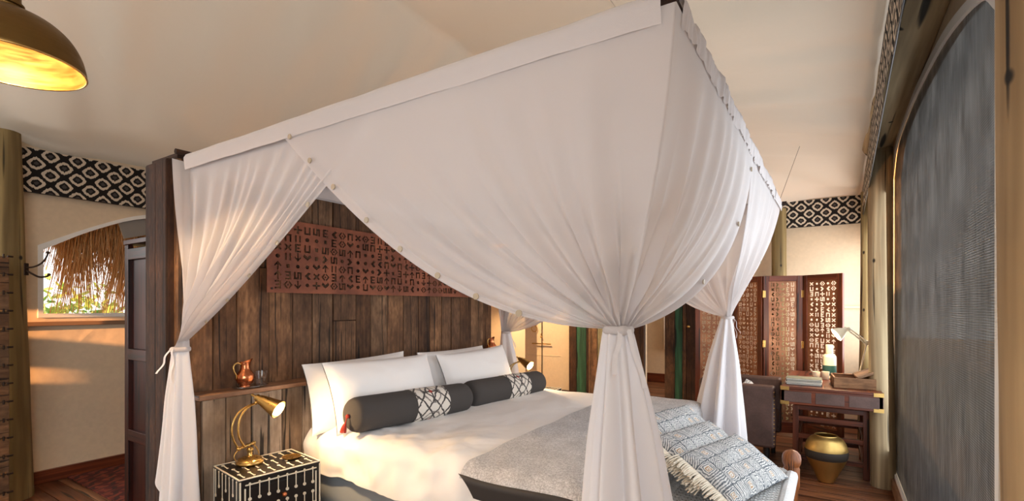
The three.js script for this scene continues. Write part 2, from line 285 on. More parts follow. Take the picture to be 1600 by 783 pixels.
// ---------------------------------------------------------------- the setting
// floor: a dark slab and boards that run along z
{
  const f = struct('floor', box(13.2, 0.1, 6.6, [3.6, -0.075, -2.5]), M.sub);
  const lens = [2.35, 1.9, 1.5], geos = lens.map((l) => [0, 1, 2].map((k) => box(0.136, 0.022, l - 0.004, [0, -0.011, 0], { r: 0.002, grain: 'z', off: [k * 0.37, k * 0.71] })));
  const r = rng(21);
  for (let i = 0; i < 62; i++) {
    const x = 0.9 + i * 0.14, order = [[0, 1, 2], [1, 2, 0], [2, 0, 1], [0, 2, 1], [2, 1, 0]][Math.floor(r() * 5)];
    let z = 0.41;
    for (const k of order) { const p = part(f, 'plank', geos[k][Math.floor(r() * 3)], M.floor[Math.floor(r() * 4)]); p.position.set(x, -0.003 * r(), z - lens[k] / 2); z -= lens[k]; }
  }
}
// tent roof: two canvas slopes from a ridge, hipped at the far end, sagging a little
const roofY = (x, z) => {
  const a = 2.66 + (0.4 - z) * 0.305, b = 2.66 + (z + 5.5) * 0.305, c = 2.66 + (7.02 - x) * 0.4, smin = (p, q, k) => { const h = clamp(0.5 + 0.5 * (q - p) / k); return lerp(q, p, h) - k * h * (1 - h); };
  const slope = a < b ? a : b;
  return Math.max(0, z - 0.24) * 1.8 + smin(Math.min(a, b), c, 0.06) - 0.03 * Math.sin(Math.PI * clamp((slope - 2.66) / 0.9)) + 0.012 * noise(x * 1.1 + z * 0.5, z * 0.45, 30) + 0.045 * noise(x * 2.6 + z * 0.9, z * 0.5 - x * 0.3, 31);
};
{
  const inner = grid(190, 118, (u, v) => { const x = lerp(-2.5, 7.02, u), z = lerp(0.4, -5.5, v); return V(x, roofY(x, z), z); }, (u, v) => [u * 9.5, v * 5.9]);
  const c = struct('ceiling', inner, M.ceiling);
  part(c, 'seam', tube([[-2.4, 3.18, -1.0], [1, 3.05, -1.0], [5.3, 3.05, -1.0]].map((p) => [p[0], roofY(p[0], p[2]) - 0.001, p[2]]), 0.002, 60, 6), M.ceiling);
}
// long walls: canvas with openings
const ring = (pts) => poly(pts);
const archPts = (ins = 0) => {
  const pts = [[1.98 + ins, 0.09 + ins], [5.08 - ins, 0.09 + ins], [5.08 - ins, 2.45]];
  const top = [[5.08 - ins, 2.45], [4.8, 2.64 - ins], [4.2, 2.69 - ins], [3.4, 2.66 - ins], [2.7, 2.58 - ins], [2.15, 2.43 - ins], [1.98 + ins, 2.33 - ins]];
  const c = new THREE.CatmullRomCurve3(top.map((p) => V(p[0], p[1], 0)));
  for (const p of c.getPoints(30).slice(1)) pts.push([p.x, p.y]);
  return pts;
};
{
  const s = poly([[-2.5, 0], [9.4, 0], [9.4, 3.02], [-2.5, 3.02]]);
  s.holes.push(hole(archPts()), hole([[-1.95, 0.75], [-0.15, 0.75], [-0.15, 2.3], [-1.95, 2.3]]), hole([[5.35, 0.85], [6.85, 0.85], [6.85, 2.2], [5.35, 2.2]]), hole([[7.9, 0.6], [9.2, 0.6], [9.2, 2.2], [7.9, 2.2]]));  // openings beside the arch are out of view, placed for the area lights
  struct('wall_right', extrude(s, 0.05).translate(0, 0, 0.42), M.canvas);
  const w = struct('window_2');
  part(w, 'shade_cloth', new THREE.ShapeGeometry(poly(archPts(0.02))).translate(0, 0, 0.424), M.shade);
  const b = poly(archPts(-0.01)); b.holes.push(hole(archPts(0.032)));
  part(w, 'binding', extrude(b, 0.014).translate(0, 0, 0.405), M.binding);
  struct('baseboard_right', box(6, 0.09, 0.03, [2.6 + 1, 0.045, 0.4], { grain: 'x' }), M.ledge);
}
const winPts = (ins = 0) => {
  const pts = [[1.28 + ins, 1.33 + ins], [3.2 - ins, 1.33 + ins], [3.2 - ins, 1.9]];
  const c = new THREE.CatmullRomCurve3([[3.2 - ins, 1.88], [2.9, 2.08 - ins], [2.55, 2.24 - ins], [2.24, 2.29 - ins], [1.93, 2.23 - ins], [1.6, 2.08 - ins], [1.28 + ins, 1.9 - ins]].map((p) => V(p[0], p[1], 0)));
  for (const p of c.getPoints(24).slice(1)) pts.push([p.x, p.y]);
  return pts;
};
{
  const s = poly([[-2.5, 0], [9.4, 0], [9.4, 2.78], [-2.5, 2.78]]);
  s.holes.push(hole(winPts()), hole([[-2.1, 0.85], [0.2, 0.85], [0.2, 2.3], [-2.1, 2.3]]));  // second opening is added out of view for the fill light
  struct('wall_left', extrude(s, 0.05).translate(0, 0, -5.38), M.canvas);
  const b = poly(winPts(-0.005)); b.holes.push(hole(winPts(0.028)));
  const w = struct('window_1');
  part(w, 'binding', extrude(b, 0.012).translate(0, 0, -5.334), M.binding);
  part(w, 'roller_blind', box(0.3, 0.15, 0.02, [1.98, 2.14, -5.36], { rot: [0, 0, 0.3] }), std({ color: '#8d8882', roughness: 0.9 }), 'grey rolled blind corner');
  struct('trim_1', box(4.2, 0.035, 0.035, [2.8, 1.275, -5.315], { grain: 'x' }), std({ color: '#8a6a50', roughness: 0.8 }));
  struct('baseboard_left', box(4.4, 0.1, 0.03, [3.0, 0.05, -5.315], { grain: 'x' }), M.mahog);
}
// far end wall with the opening behind the plank doors, near end wall out of view, its slits shaped to throw the sun patches
{
  const s = poly([[-0.45, 0], [5.5, 0], [5.5, 3.6], [-0.45, 3.6]]);           // shape x = -z
  s.holes.push(hole([[1.95, 0.005], [2.24, 0.005], [2.24, 2.1], [1.95, 2.1]]));
  struct('wall_end', extrude(s, 0.06).rotateY(Math.PI / 2).translate(7, 0, 0), M.canvas);
  struct('trim_2', [box(0.02, 0.03, 2.05, [6.99, 1.405, -0.6], { grain: 'z' }), box(0.008, 0.008, 1.2, [6.998, 0.62, -4.2], { grain: 'z' })], std({ color: '#d9c6ac', roughness: 0.9 }));
  struct('baseboard_end', [box(0.03, 0.1, 1.95, [6.985, 0.05, -0.58], { grain: 'z' }), box(0.03, 0.1, 2.0, [6.985, 0.05, -4.4], { grain: 'z' })], M.mahogDark);
  const f = poly([[-0.45, 0], [5.5, 0], [5.5, 3.6], [-0.45, 3.6]]);
  f.holes.push(hole([[4.55, 1.7], [4.95, 1.75], [4.95, 1.96], [4.55, 1.96]]), hole([[4.82, 1.38], [5.1, 1.34], [5.1, 1.56], [4.82, 1.5]]));
  struct('wall_front', extrude(f, 0.06).rotateY(Math.PI / 2).translate(-2.56, 0, 0), M.canvas);
  struct('wall_back_room', [box(0.06, 3.6, 6, [9.3, 1.8, -2.5]), box(2.4, 0.06, 6, [8.2, 2.8, -2.5])], M.canvas);
  struct('baseboard_back_room', box(0.03, 0.16, 5.6, [9.25, 0.08, -2.5], { grain: 'z' }), M.mahog);
}
// added canvas sheet out of view, keeps sun from coming through the side window
struct('added_sun_blocker', box(0.05, 2.7, 1.1, [-2.2, 1.3, 1.05]), M.canvas);
// headboard wall: a dark core, a rough end post and reclaimed boards of mixed widths
{
  const w = struct('wall_headboard', box(2.86, 2.2, 0.24, [2.67, 1.1, -3.065]), M.sub), r = rng(5);
  let x = 1.235;
  while (x < 4.08) {
    const wd = Math.min(0.12 + 0.085 * r(), 4.1 - x), cut = r() < 0.35 ? 0.95 + 0.9 * r() : 0, dz = 0.012 * r();
    const add = (y0, y1) => part(w, 'plank', box(wd - 0.004, y1 - y0 - 0.003, 0.045, [x + wd / 2, (y0 + y1) / 2, -2.912 + dz], { r: 0.004 }), M.plank[Math.floor(r() * 5)]);
    if (cut) { add(0, cut); add(cut, 2.2); } else add(0, 2.2);
    x += wd;
  }
  part(w, 'post', box(0.1, 2.2, 0.13, [1.25, 1.1, -2.995], { r: 0.012 }), M.beamDark);
  part(w, 'post', box(0.1, 2.2, 0.14, [1.255, 1.1, -3.13], { r: 0.015 }), M.beamDark);
  part(w, 'capping', box(2.86, 0.03, 0.3, [2.67, 2.215, -3.05], { grain: 'x' }), M.beamDark);
}
// dark panelled wardrobe that stands behind the headboard wall, its side to the passage
{
  const t = thing('wardrobe', 'tall dark wood wardrobe with panelled side behind the rough end of the headboard wall', 'wardrobe', [1.63, 0, -3.53]);
  part(t, 'carcass', box(0.62, 1.76, 0.36, [0, 0.9, 0]), M.mahogDark);
  for (const z of [-0.17, 0.17]) part(t, 'stile', box(0.03, 1.8, 0.05, [-0.32, 0.9, z]), M.mahogDark);
  for (const y of [0.05, 0.62, 1.12, 1.74]) part(t, 'rail', box(0.03, 0.07, 0.3, [-0.32, y, 0], { grain: 'z' }), M.mahogDark);
  part(t, 'cornice', box(0.66, 0.03, 0.4, [-0.01, 1.815, 0], { grain: 'z' }), M.mahogDark);
}
// cloth pelmets that hang from the eaves all round
function pelmet(a, b, label, y0 = 2.36, y1 = 2.69) {
  const A = V(a[0], 0, a[1]), B = V(b[0], 0, b[1]), L = A.distanceTo(B), n = V(0, 1, 0).cross(B.clone().sub(A)).normalize();
  const g = grid(Math.ceil(L * 14), 6, (u, v) => { const p = A.clone().lerp(B, u), w = 0.012 * noise(u * L * 2.2, v, 41) * (0.3 + v) + 0.005 * noise(u * L * 9, v * 2, 42) * v; p.addScaledVector(n, w); p.y = lerp(y1, y0 + 0.008 * noise(u * L * 3, 0, 43), v); return p; }, (u, v) => [u * L, (1 - v) * (y1 - y0)]);
  const t = thing('fabric_pelmet', label, 'pelmet', [0, 0, 0]);
  part(t, 'cloth', g, M.ikat);
  part(t, 'hem', tube([[a[0], y0, a[1]], [(a[0] + b[0]) / 2, y0 + 0.002, (a[1] + b[1]) / 2], [b[0], y0, b[1]]], 0.004, 40, 6), M.black);
}
pelmet([-2.4, -5.28], [6.9, -5.28], 'black and cream ikat pelmet above the passage window', 2.31, 2.66);
pelmet([-2.4, 0.1], [6.93, 0.285], 'black and cream ikat pelmet running along the log beam beside the screened window');
pelmet([6.93, 0.28], [6.93, -3.4], 'short black and cream ikat pelmet above the folding screen', 2.37, 2.69);
// logs
function logPost(label, at, r0, r1, len, m, seed, lean = [0, 0]) {
  const o = solo('log_post', label, 'post', logGeo(r0, r1, len, seed, 0.02), m, undefined, at); o.rotation.set(lean[0], 0, lean[1]); return o;
}
logPost('pale log post standing between the desk and the far end of the screened window', [4.86, 0, 0.325], 0.083, 0.08, 2.66, M.log, 1);
logPost('large weathered log post in front of the near end of the screened window', [1.5, 0, 0.415], 0.1, 0.095, 2.66, M.logWarm, 2);
logPost('dark log post in the corner behind the desk lamp', [6.3, 0, 0.325], 0.09, 0.085, 2.6, M.logOlive, 3);
logPost('slim grey log post rising behind the folding screen', [6.85, 0, -0.54], 0.085, 0.08, 2.6, M.logOlive, 4);
logPost('olive grey log post with an iron coat hook in the passage', [1.05, 0, -5.1], 0.14, 0.09, 2.7, M.logOlive, 5);
{
  const b = solo('log_beam', 'long log beam lying on the posts under the pelmet above the screened window', 'beam', logGeo(0.105, 0.105, 7.5, 6, 0.02).rotateZ(-Math.PI / 2), M.log, undefined, [-2.4, 2.755, 0.315]);
}
{
  const t = thing('coat_hook', 'dark iron double coat hook screwed to the olive log post', 'hook', [1.13, 1.69, -4.985], 0.35);
  part(t, 'back_plate', box(0.03, 0.09, 0.008, [0, 0, 0]), M.iron);
  part(t, 'upper_hook', [tube([[0, 0.01, 0], [0.03, 0.02, 0.03], [0.06, 0.05, 0.06], [0.085, 0.1, 0.07], [0.09, 0.125, 0.075]], 0.006, 24, 8), ball(0.011, [0.09, 0.13, 0.075])], M.iron);
  part(t, 'lower_hook', [tube([[0, -0.01, 0], [0.02, -0.035, 0.03], [0.05, -0.055, 0.05], [0.085, -0.05, 0.065], [0.1, -0.04, 0.07]], 0.007, 24, 8), ball(0.011, [0.1, -0.035, 0.07])], M.iron);
}
// stacked board screen at the picture's left edge
{
  const t = thing('board_screen', 'tall rustic screen of short brown boards laced together with iron staples in the passage', 'screen', [0.79, 0, -4.4], 0.2);
  for (let k = 0; k < 15; k++) {
    part(t, 'board', box(0.26, 0.112, 0.035, [0, 0.06 + k * 0.1155, 0], { grain: 'x' }), M.plank[[0, 3, 1][k % 3]]);
    part(t, 'staple', [rod([0.118, 0.118 + k * 0.1155, 0.022], [0.145, 0.118 + k * 0.1155, 0.022], 0.006), rod([0.1, 0.105 + k * 0.1155, 0.022], [0.1, 0.131 + k * 0.1155, 0.022], 0.005)], M.iron);
  }
}
{
  const t = solo('rug', 'worn dark red patterned rug on the passage floor', 'rug', box(1.1, 0.012, 1.9, [0, 0.007, 0], { grain: 'z' }), M.rug, undefined, [2.0, 0, -4.35]);
}
// reclaimed plank doors in the end wall
function plankDoor(z0, z1, mats, n) {
  const d = struct('door_' + n, box(0.03, 2.15, z1 - z0, [6.975, 1.075, (z0 + z1) / 2]), M.sub);
  let z = z0; const tot = mats.reduce((a, m) => a + m[1], 0);
  for (const [m, w] of mats) { const ww = (z1 - z0) * w / tot; part(d, 'plank', box(0.05, 2.14, ww - 0.006, [6.945 - (m === M.sub ? 0.02 : 0), 1.07, z + ww / 2], { r: 0.004 }), m); z += ww; }
  return d;
}
plankDoor(-3.42, -2.24, [[M.beamDark, 0.13], [M.green, 0.16], [M.beamDark, 0.03], [M.plank[1], 0.15], [M.palegreen, 0.2], [M.plank[0], 0.16], [M.plank[2], 0.14], [M.beamDark, 0.2]], 1);
const door2 = plankDoor(-1.95, -1.5, [[M.plank[4], 0.14], [M.green, 0.1], [M.plank[2], 0.05], [M.beamDark, 0.16]], 2);
part(door2, 'handle', [ball(0.022, [6.88, 1.14, -1.62]), rod([6.93, 1.14, -1.62], [6.88, 1.14, -1.62], 0.009)], M.brass, 'round brass door knob');
{
  const t = thing('white_strip', 'white upright strip on the wall seen through the plank doorway', 'white_strip', [9.2, 0, -2.45]);  // pale strip built as a hanging sheet, its kind left open
  part(t, 'cloth', grid(24, 6, (u, v) => V(0.03 * Math.sin(u * 22) * v, lerp(1.25, 0.62, v), (u - 0.5) * 0.3)), M.cotton);
  part(t, 'hook', rod([0.03, 1.26, 0], [-0.04, 1.26, 0], 0.01), M.brass);
}
{
  const t = thing('towel_rail', 'thin brass rail with ring and knob hung on the warm lit end wall', 'rail', [6.96, 0, -3.93]);
  part(t, 'ring', new THREE.TorusGeometry(0.05, 0.007, 8, 28).rotateY(Math.PI / 2).translate(0, 1.05, -0.13), M.brass);
  part(t, 'bar', rod([0, 0.81, -0.17], [0, 0.81, 0.17], 0.009), M.brass);
  part(t, 'upright', box(0.01, 1.7, 0.012, [0.02, 0.85, 0.0]), M.iron);
  part(t, 'knob', [ball(0.018, [0, 0.92, 0]), cyl(0.006, 0.01, 0.05, [0, 0.95, 0])], M.brass);
}
{
  const t = thing('door_leaf', 'tall pale cream painted door leaf standing ajar beyond the right nightstand', 'door', [6.5, 0, -4.15], 0.5);
  part(t, 'panel', box(0.04, 1.9, 0.34, [0, 0.95, 0]), std({ color: '#e6d3b0', roughness: 0.8 }));
  part(t, 'edge_strip', box(0.046, 1.92, 0.02, [0, 0.96, -0.18]), M.mahogDark);
}
// outside: ground, straw fringe of the thatch, bushes
struct('terrain_ground', box(70, 0.2, 70, [3, -0.6, -5], { grain: 'x' }), M.sand);
{
  const t = thing('thatch_eave', 'shaggy brown thatch fringe hanging outside the passage window', 'thatch', [0, 0, 0]), r = rng(77);
  const strand = [rod([0, 0, 0], [0, -1, 0], 0.004, 0.0015, 4)], n = 4200;
  for (const [m, k] of [[M.straw, 0], [M.strawPale, 1]]) {
    const im = shade(new THREE.InstancedMesh(merge(strand), m, n)); im.name = 'straw'; im.userData.kind = 'stuff';
    const q = new THREE.Quaternion(), mat = new THREE.Matrix4();
    for (let i = 0; i < n; i++) {
      const x = 0.2 + 4.2 * r(), clump = 0.5 + 0.5 * Math.sin(x * 9 + 2 * Math.sin(x * 3.1)), L = 0.5 + 0.6 * clump * (0.35 + r()) + 0.3 * noise(x * 3, 1, 3);
      q.setFromEuler(new THREE.Euler((r() - 0.5) * 0.22, 0, (r() - 0.62) * 0.34));
      im.setMatrixAt(i, mat.compose(V(x, 2.42 + 0.1 * r(), -5.85 - 0.28 * r()), q, V(1, L, 1)));
    }
    t.add(im);
  }
  part(t, 'thatch_layer', box(5, 0.2, 0.8, [2.2, 2.53, -5.98], { grain: 'x' }), M.straw);
}
function bush(label, at, s, seed, k) {
  const t = thing('bush', label, 'bush', at), r = rng(seed), n = 1500, lg = new THREE.CircleGeometry(0.5, 5).scale(0.55, 1, 1);
  const im = shade(new THREE.InstancedMesh(lg, M.leaf[k], n)); im.name = 'foliage'; im.userData.kind = 'stuff';
  const q = new THREE.Quaternion(), m = new THREE.Matrix4();
  for (let i = 0; i < n; i++) {
    const a = r() * 6.283, b = Math.acos(2 * r() - 1), R = s * Math.pow(r(), 0.4) * (0.75 + 0.3 * noise(a * 2, b * 3, seed));
    q.setFromEuler(new THREE.Euler(r() * 6, r() * 6, r() * 6)); const l = 0.07 + 0.07 * r();
    im.setMatrixAt(i, m.compose(V(R * Math.sin(b) * Math.cos(a), s * 0.9 + R * Math.cos(b) * 0.9, R * Math.sin(b) * Math.sin(a)), q, V(l, l * 1.6, l)));
  }
  t.add(im);
  for (let i = 0; i < 4; i++) part(t, 'stem', tube([[0, 0, 0], [0.1 * (r() - 0.5), s * 0.5, 0.1 * (r() - 0.5)], [s * (r() - 0.5), s * 1.2, s * (r() - 0.5)]], 0.018, 10, 6), M.bark);
}
bush('leafy green bush low at the near end of the passage window', [1.5, -0.5, -8.6], 1.45, 3, 1);
bush('dark green bush behind the straw fringe in the passage window', [2.9, -0.5, -9.6], 1.35, 4, 0);
bush('pale sunlit bush far behind the straw fringe', [1.1, -0.5, -12.0], 1.5, 5, 1);
bush('bright green bush filling the middle of the passage window', [2.3, -0.5, -7.9], 1.3, 9, 1);
bush('tall bush outside the screened window near the log post', [3.6, -0.5, 3.4], 1.7, 6, 2);
bush('broad bush outside the far half of the screened window', [6.6, -0.5, 3.9], 1.9, 7, 0);
bush('unseen bush outside the screened window placed to shade it', [0.6, -0.5, 3.8], 1.8, 8, 2);  // out of view, placed to keep sun off the screened window

// ---------------------------------------------------------------- bed, bedding and canopy
const BED = { x0: 1.9, x1: 3.96, z0: -2.72, z1: -0.88, top: 0.665 };
{
  const t = thing('bed', 'wide double bed with pale grey upholstered base under the white canopy', 'bed', [2.93, 0, -1.8]);
  part(t, 'base', box(2.02, 0.3, 1.82, [0, 0.25, 0], { r: 0.02 }), M.basefab);
  part(t, 'mattress', box(2.04, 0.2, 1.84, [0, 0.51, 0], { r: 0.06, seg: 4 }), M.cotton);
  for (const x of [-0.9, 0.9]) for (const z of [-0.8, 0.8]) part(t, 'leg', cyl(0.03, 0.035, 0.1, [x, 0.05, z]), M.mahog);
}
function over(x, z, e, Y, r) {
  const bend = (o) => o <= 0 ? [0, 0] : o < r * Math.PI / 2 ? [r * Math.sin(o / r), r * (1 - Math.cos(o / r))] : [r + 0.06 * (o - r * 1.57), r + o - r * Math.PI / 2];
  const ox = x < e.x0 ? e.x0 - x : x > e.x1 ? x - e.x1 : 0, oz = z > e.z1 ? z - e.z1 : 0, [lx, dx] = bend(ox), [lz, dz] = bend(oz);
  return V((x < e.x0 ? e.x0 - lx : x > e.x1 ? e.x1 + lx : x), Y - Math.max(dx, dz) - 0.25 * Math.min(dx, dz), Math.min(z, e.z1) + lz);
}
const plump = (x, z) => 0.022 * Math.sin(Math.PI * clamp((x - 1.8) / 2.26)) + 0.01 * noise(x * 2.2, z * 2.2, 60);
{
  const e = { x0: BED.x0 + 0.05, x1: BED.x1 - 0.05, z1: BED.z1 - 0.05 };
  const g = grid(220, 170, (u, v) => {
    const x = lerp(1.66, 4.2, u), z = lerp(-2.72, -0.66, v), p = over(x, z, e, BED.top, 0.085);
    const near = sst(2.6, 1.75, x), wr = noise(x * 5 + z * 3.2, z * 4.5 - x * 2, 62), wr2 = noise(x * 12 + z * 7, z * 10 - x * 5, 64);
    p.y += plump(x, z) + (0.004 + 0.02 * near) * wr + (0.0015 + 0.01 * near) * wr2; p.x -= 0.03 * near * noise(z * 6, x * 6, 66); return p;
  }, (u, v) => [u * 2.54, v * 2.06]);
  solo('duvet', 'smooth white duvet spread over the bed and hanging down its left side', 'duvet', g, M.cotton);
}
{
  const t = thing('throw_blanket', 'grey boucle throw with a dark satin border laid across the foot of the bed', 'blanket', [0, 0, 0]);
  const e = { x0: BED.x0 - 0.02, x1: BED.x1 - 0.06, z1: BED.z1 - 0.02 }, at = (x, z, d = 0) => { const p = over(x, z, e, BED.top + 0.026 + d, 0.1); p.y += plump(x, z) + 0.008 * noise(x * 4, z * 4, 68); return p; };
  const Z0 = (x) => -1.44 + 0.03 * noise(x * 2, 3, 69);
  part(t, 'cloth', grid(170, 90, (u, v) => { const x = lerp(1.76, 4.2, u); return at(x, lerp(Z0(x), -0.55, v)); }, (u, v) => [u * 2.4, v * 0.9]), M.boucle);
  part(t, 'border', grid(24, 90, (u, v) => { const x = lerp(1.69, 1.775, u), d = 0.014 * Math.sin(Math.PI * u) + 0.003; return at(x, lerp(Z0(1.88) - 0.012 + 0.1 * (1 - u), -0.55, v), d); }, (u, v) => [u * 0.2, v * 0.9]), M.satin, 'dark satin border');
}
function pillowGeo(w, h, t, seed = 1, pinch = 0.05) {
  const side = (s) => grid(36, 28, (a, b) => {
    const u = 2 * (s > 0 ? a : 1 - a) - 1, v = 2 * b - 1, k = Math.pow(Math.max(0, (1 - Math.pow(Math.abs(u), 2.4)) * (1 - Math.pow(Math.abs(v), 2.4))), 0.5);
    return V(w / 2 * u * (1 - pinch * (1 - v * v)), h / 2 * v * (1 - pinch * (1 - u * u)), s * (t / 2 * k + 0.003) + 0.012 * k * noise(u * 2.3 + seed, v * 2.3, seed));
  }, (a, b) => [(s > 0 ? a : 1 - a) * w, b * h]);
  return merge([side(1), side(-1)]);
}
for (const [x, z, tilt, y, w, h, label, s, roll] of [
  [2.24, -2.63, -0.2, 0.865, 0.84, 0.43, 'white pillow mostly hidden behind the front pillow on the left side of the bed', 1, 0.02],
  [2.31, -2.47, -0.36, 0.865, 0.9, 0.44, 'large white pillow leaning behind the left bolster', 2, -0.02],
  [3.22, -2.63, -0.2, 0.855, 0.84, 0.42, 'white pillow mostly hidden behind the front pillow on the right side of the bed', 3, 0.0],
  [3.34, -2.48, -0.36, 0.85, 0.92, 0.43, 'large white pillow leaning behind the right bolster', 4, 0.02]]) {
  const g = pillowGeo(w, h, 0.2, s); const t = solo('pillow', label, 'pillow', g, M.pillow, undefined, [x, y, z]); t.rotation.set(tilt, 0, roll);
}
function bolster(label, a, b, f0, f1) {
  const A = V(...a), B = V(...b), L = A.distanceTo(B), r = 0.102, prof0 = [[0, 0], [0.05, 0.004], [0.083, 0.016], [0.094, 0.03], [0.1, 0.05], [r, 0.08], [r, L * 0.3], [r, L * 0.6], [r, L - 0.08], [0.1, L - 0.05], [0.094, L - 0.03], [0.083, L - 0.016], [0.05, L - 0.004], [0, L]];
  const t = thing('bolster', label, 'bolster', a), q = new THREE.Quaternion().setFromUnitVectors(V(0, 1, 0), B.clone().sub(A).normalize());
  t.quaternion.copy(q);
  const prof = prof0, c = lathe(prof, 40), p = c.attributes.position, uv = c.attributes.uv;
  for (let i = 0; i < p.count; i++) { uv.setXY(i, uv.getX(i) * 0.6, p.getY(i)); }
  part(t, 'cover', c, M.charcoal);
  const bg = lathe([[r + 0.003, L * f0], [r + 0.0035, L * (f0 + f1) / 2], [r + 0.003, L * f1]], 40), bp = bg.attributes.position, bu = bg.attributes.uv;
  for (let i = 0; i < bp.count; i++) bu.setXY(i, bu.getX(i) * 0.6, bp.getY(i) - L * f0 - 0.04);
  part(t, 'band', bg, M.band, 'white band printed with a charcoal net and red hearts');
  const ts = part(t, 'tassel', [ball(0.012, [0, -0.008, 0]), ...Array.from({ length: 14 }, (_, i) => { const n = i / 14 * 6.283; return tube([[0, -0.012, 0], [0.028, -0.02, 0.004], [0.058 , -0.026 + 0.01 * Math.sin(n), 0.012 * Math.cos(n)], [0.088, -0.03 + 0.014 * Math.sin(n), 0.018 * Math.cos(n)]], 0.003, 8, 5); })], M.red, 'red tassel');
  ts.rotation.y = 0.0; return t;
}
// the lathe's x axis points down once the bolster lies along x, so the tassels hang
bolster('charcoal bolster with printed white band nearer the left nightstand', [1.86, 0.795, -2.3], [2.83, 0.765, -2.22], 0.44, 0.73);
bolster('charcoal bolster with printed white band farther from the left nightstand', [2.87, 0.765, -2.25], [3.84, 0.745, -2.19], 0.44, 0.72);

// canopy frame with cloth sleeves, hung on wires from the roof
const CX0 = 1.27, CX1 = 4.235, CZ0 = -2.85, CZ1 = -0.345, CY = 2.19, HEM = 2.172;
{
  const t = thing('bed_canopy', 'white cloth covered canopy frame hung above the bed', 'canopy', [0, 0, 0]);
  const rail = (a, b) => part(t, 'rail', rod(a, b, 0.014), M.beamDark, 'dark round wooden rail');
  rail([CX0, CY, CZ0 - 0.05], [CX0, CY, CZ1 + 0.02]); rail([CX1, CY, CZ0 - 0.05], [CX1, CY, CZ1 + 0.06]);
  rail([CX0 - 0.02, CY + 0.012, CZ1], [CX1 + 0.06, CY + 0.012, CZ1]); rail([CX0 - 0.06, CY + 0.03, CZ0], [CX1 + 0.06, CY + 0.03, CZ0]);
  const sleeve = (a, b, ruche, dy = 0, hem = 0.027) => {
    const A = V(...a), B = V(...b), L = A.distanceTo(B), d = B.clone().sub(A).normalize(), n = V(d.z, 0, -d.x);
    const prof = [[-0.024, -0.072], [-0.028, -0.03], [-0.03, 0], [-0.02, 0.022], [0, 0.028], [0.02, 0.022], [0.03, 0], [0.028, -0.03], [0.024, -0.072]];
    return part(t, 'sleeve', grid(Math.ceil(L * (ruche ? 170 : 40)), 16, (u, v) => {
      const k = v * 8, i = Math.min(7, Math.floor(k)), f = k - i, px = lerp(prof[i][0], prof[i + 1][0], f), py = lerp(prof[i][1], prof[i + 1][1], f), s = u * L;
      const w = ruche ? 0.008 * noise(s * 24 + v * 0.8, v * 2.0, 71) + 0.003 * noise(s * 55, v * 3, 72) : 0.002 * noise(s * 6, v * 3, 73);
      return A.clone().addScaledVector(d, s + (ruche ? 0.01 * noise(s * 9, v * 3, 74) : 0)).addScaledVector(n, px + Math.sign(px) * Math.max(w, -0.004)).add(V(0, dy + py * (hem / 0.032) + w, 0));
    }, (u, v) => [u * L, v * 0.2]), M.sleeve);
  };
  sleeve([CX0, CY, CZ0 + 0.02], [CX0, CY, CZ1 - 0.015], false); sleeve([CX0 + 0.03, CY, CZ1], [CX1 - 0.46, CY, CZ1], true, 0.01); sleeve([CX1 - 0.47, CY, CZ1], [CX1 + 0.035, CY, CZ1], false, 0.01);
  sleeve([CX1, CY, CZ0 + 0.02], [CX1, CY, CZ1 - 0.02], false); sleeve([CX0, CY, CZ0], [CX1, CY, CZ0], false);
  part(t, 'top_cloth', grid(20, 16, (u, v) => V(lerp(CX0, CX1, u), CY + 0.02 - 0.015 * Math.sin(Math.PI * u) * Math.sin(Math.PI * v), lerp(CZ0, CZ1, v)), (u, v) => [u * 3, v * 2.5]), M.sleeve);
  for (const [x, z] of [[CX1 + 0.03, CZ1]]) part(t, 'wire', rod([x, CY, z], [x + 0.9, roofY(x + 0.9, z + 0.1), z + 0.1], 0.0015, 0.0015, 5), M.iron);
}
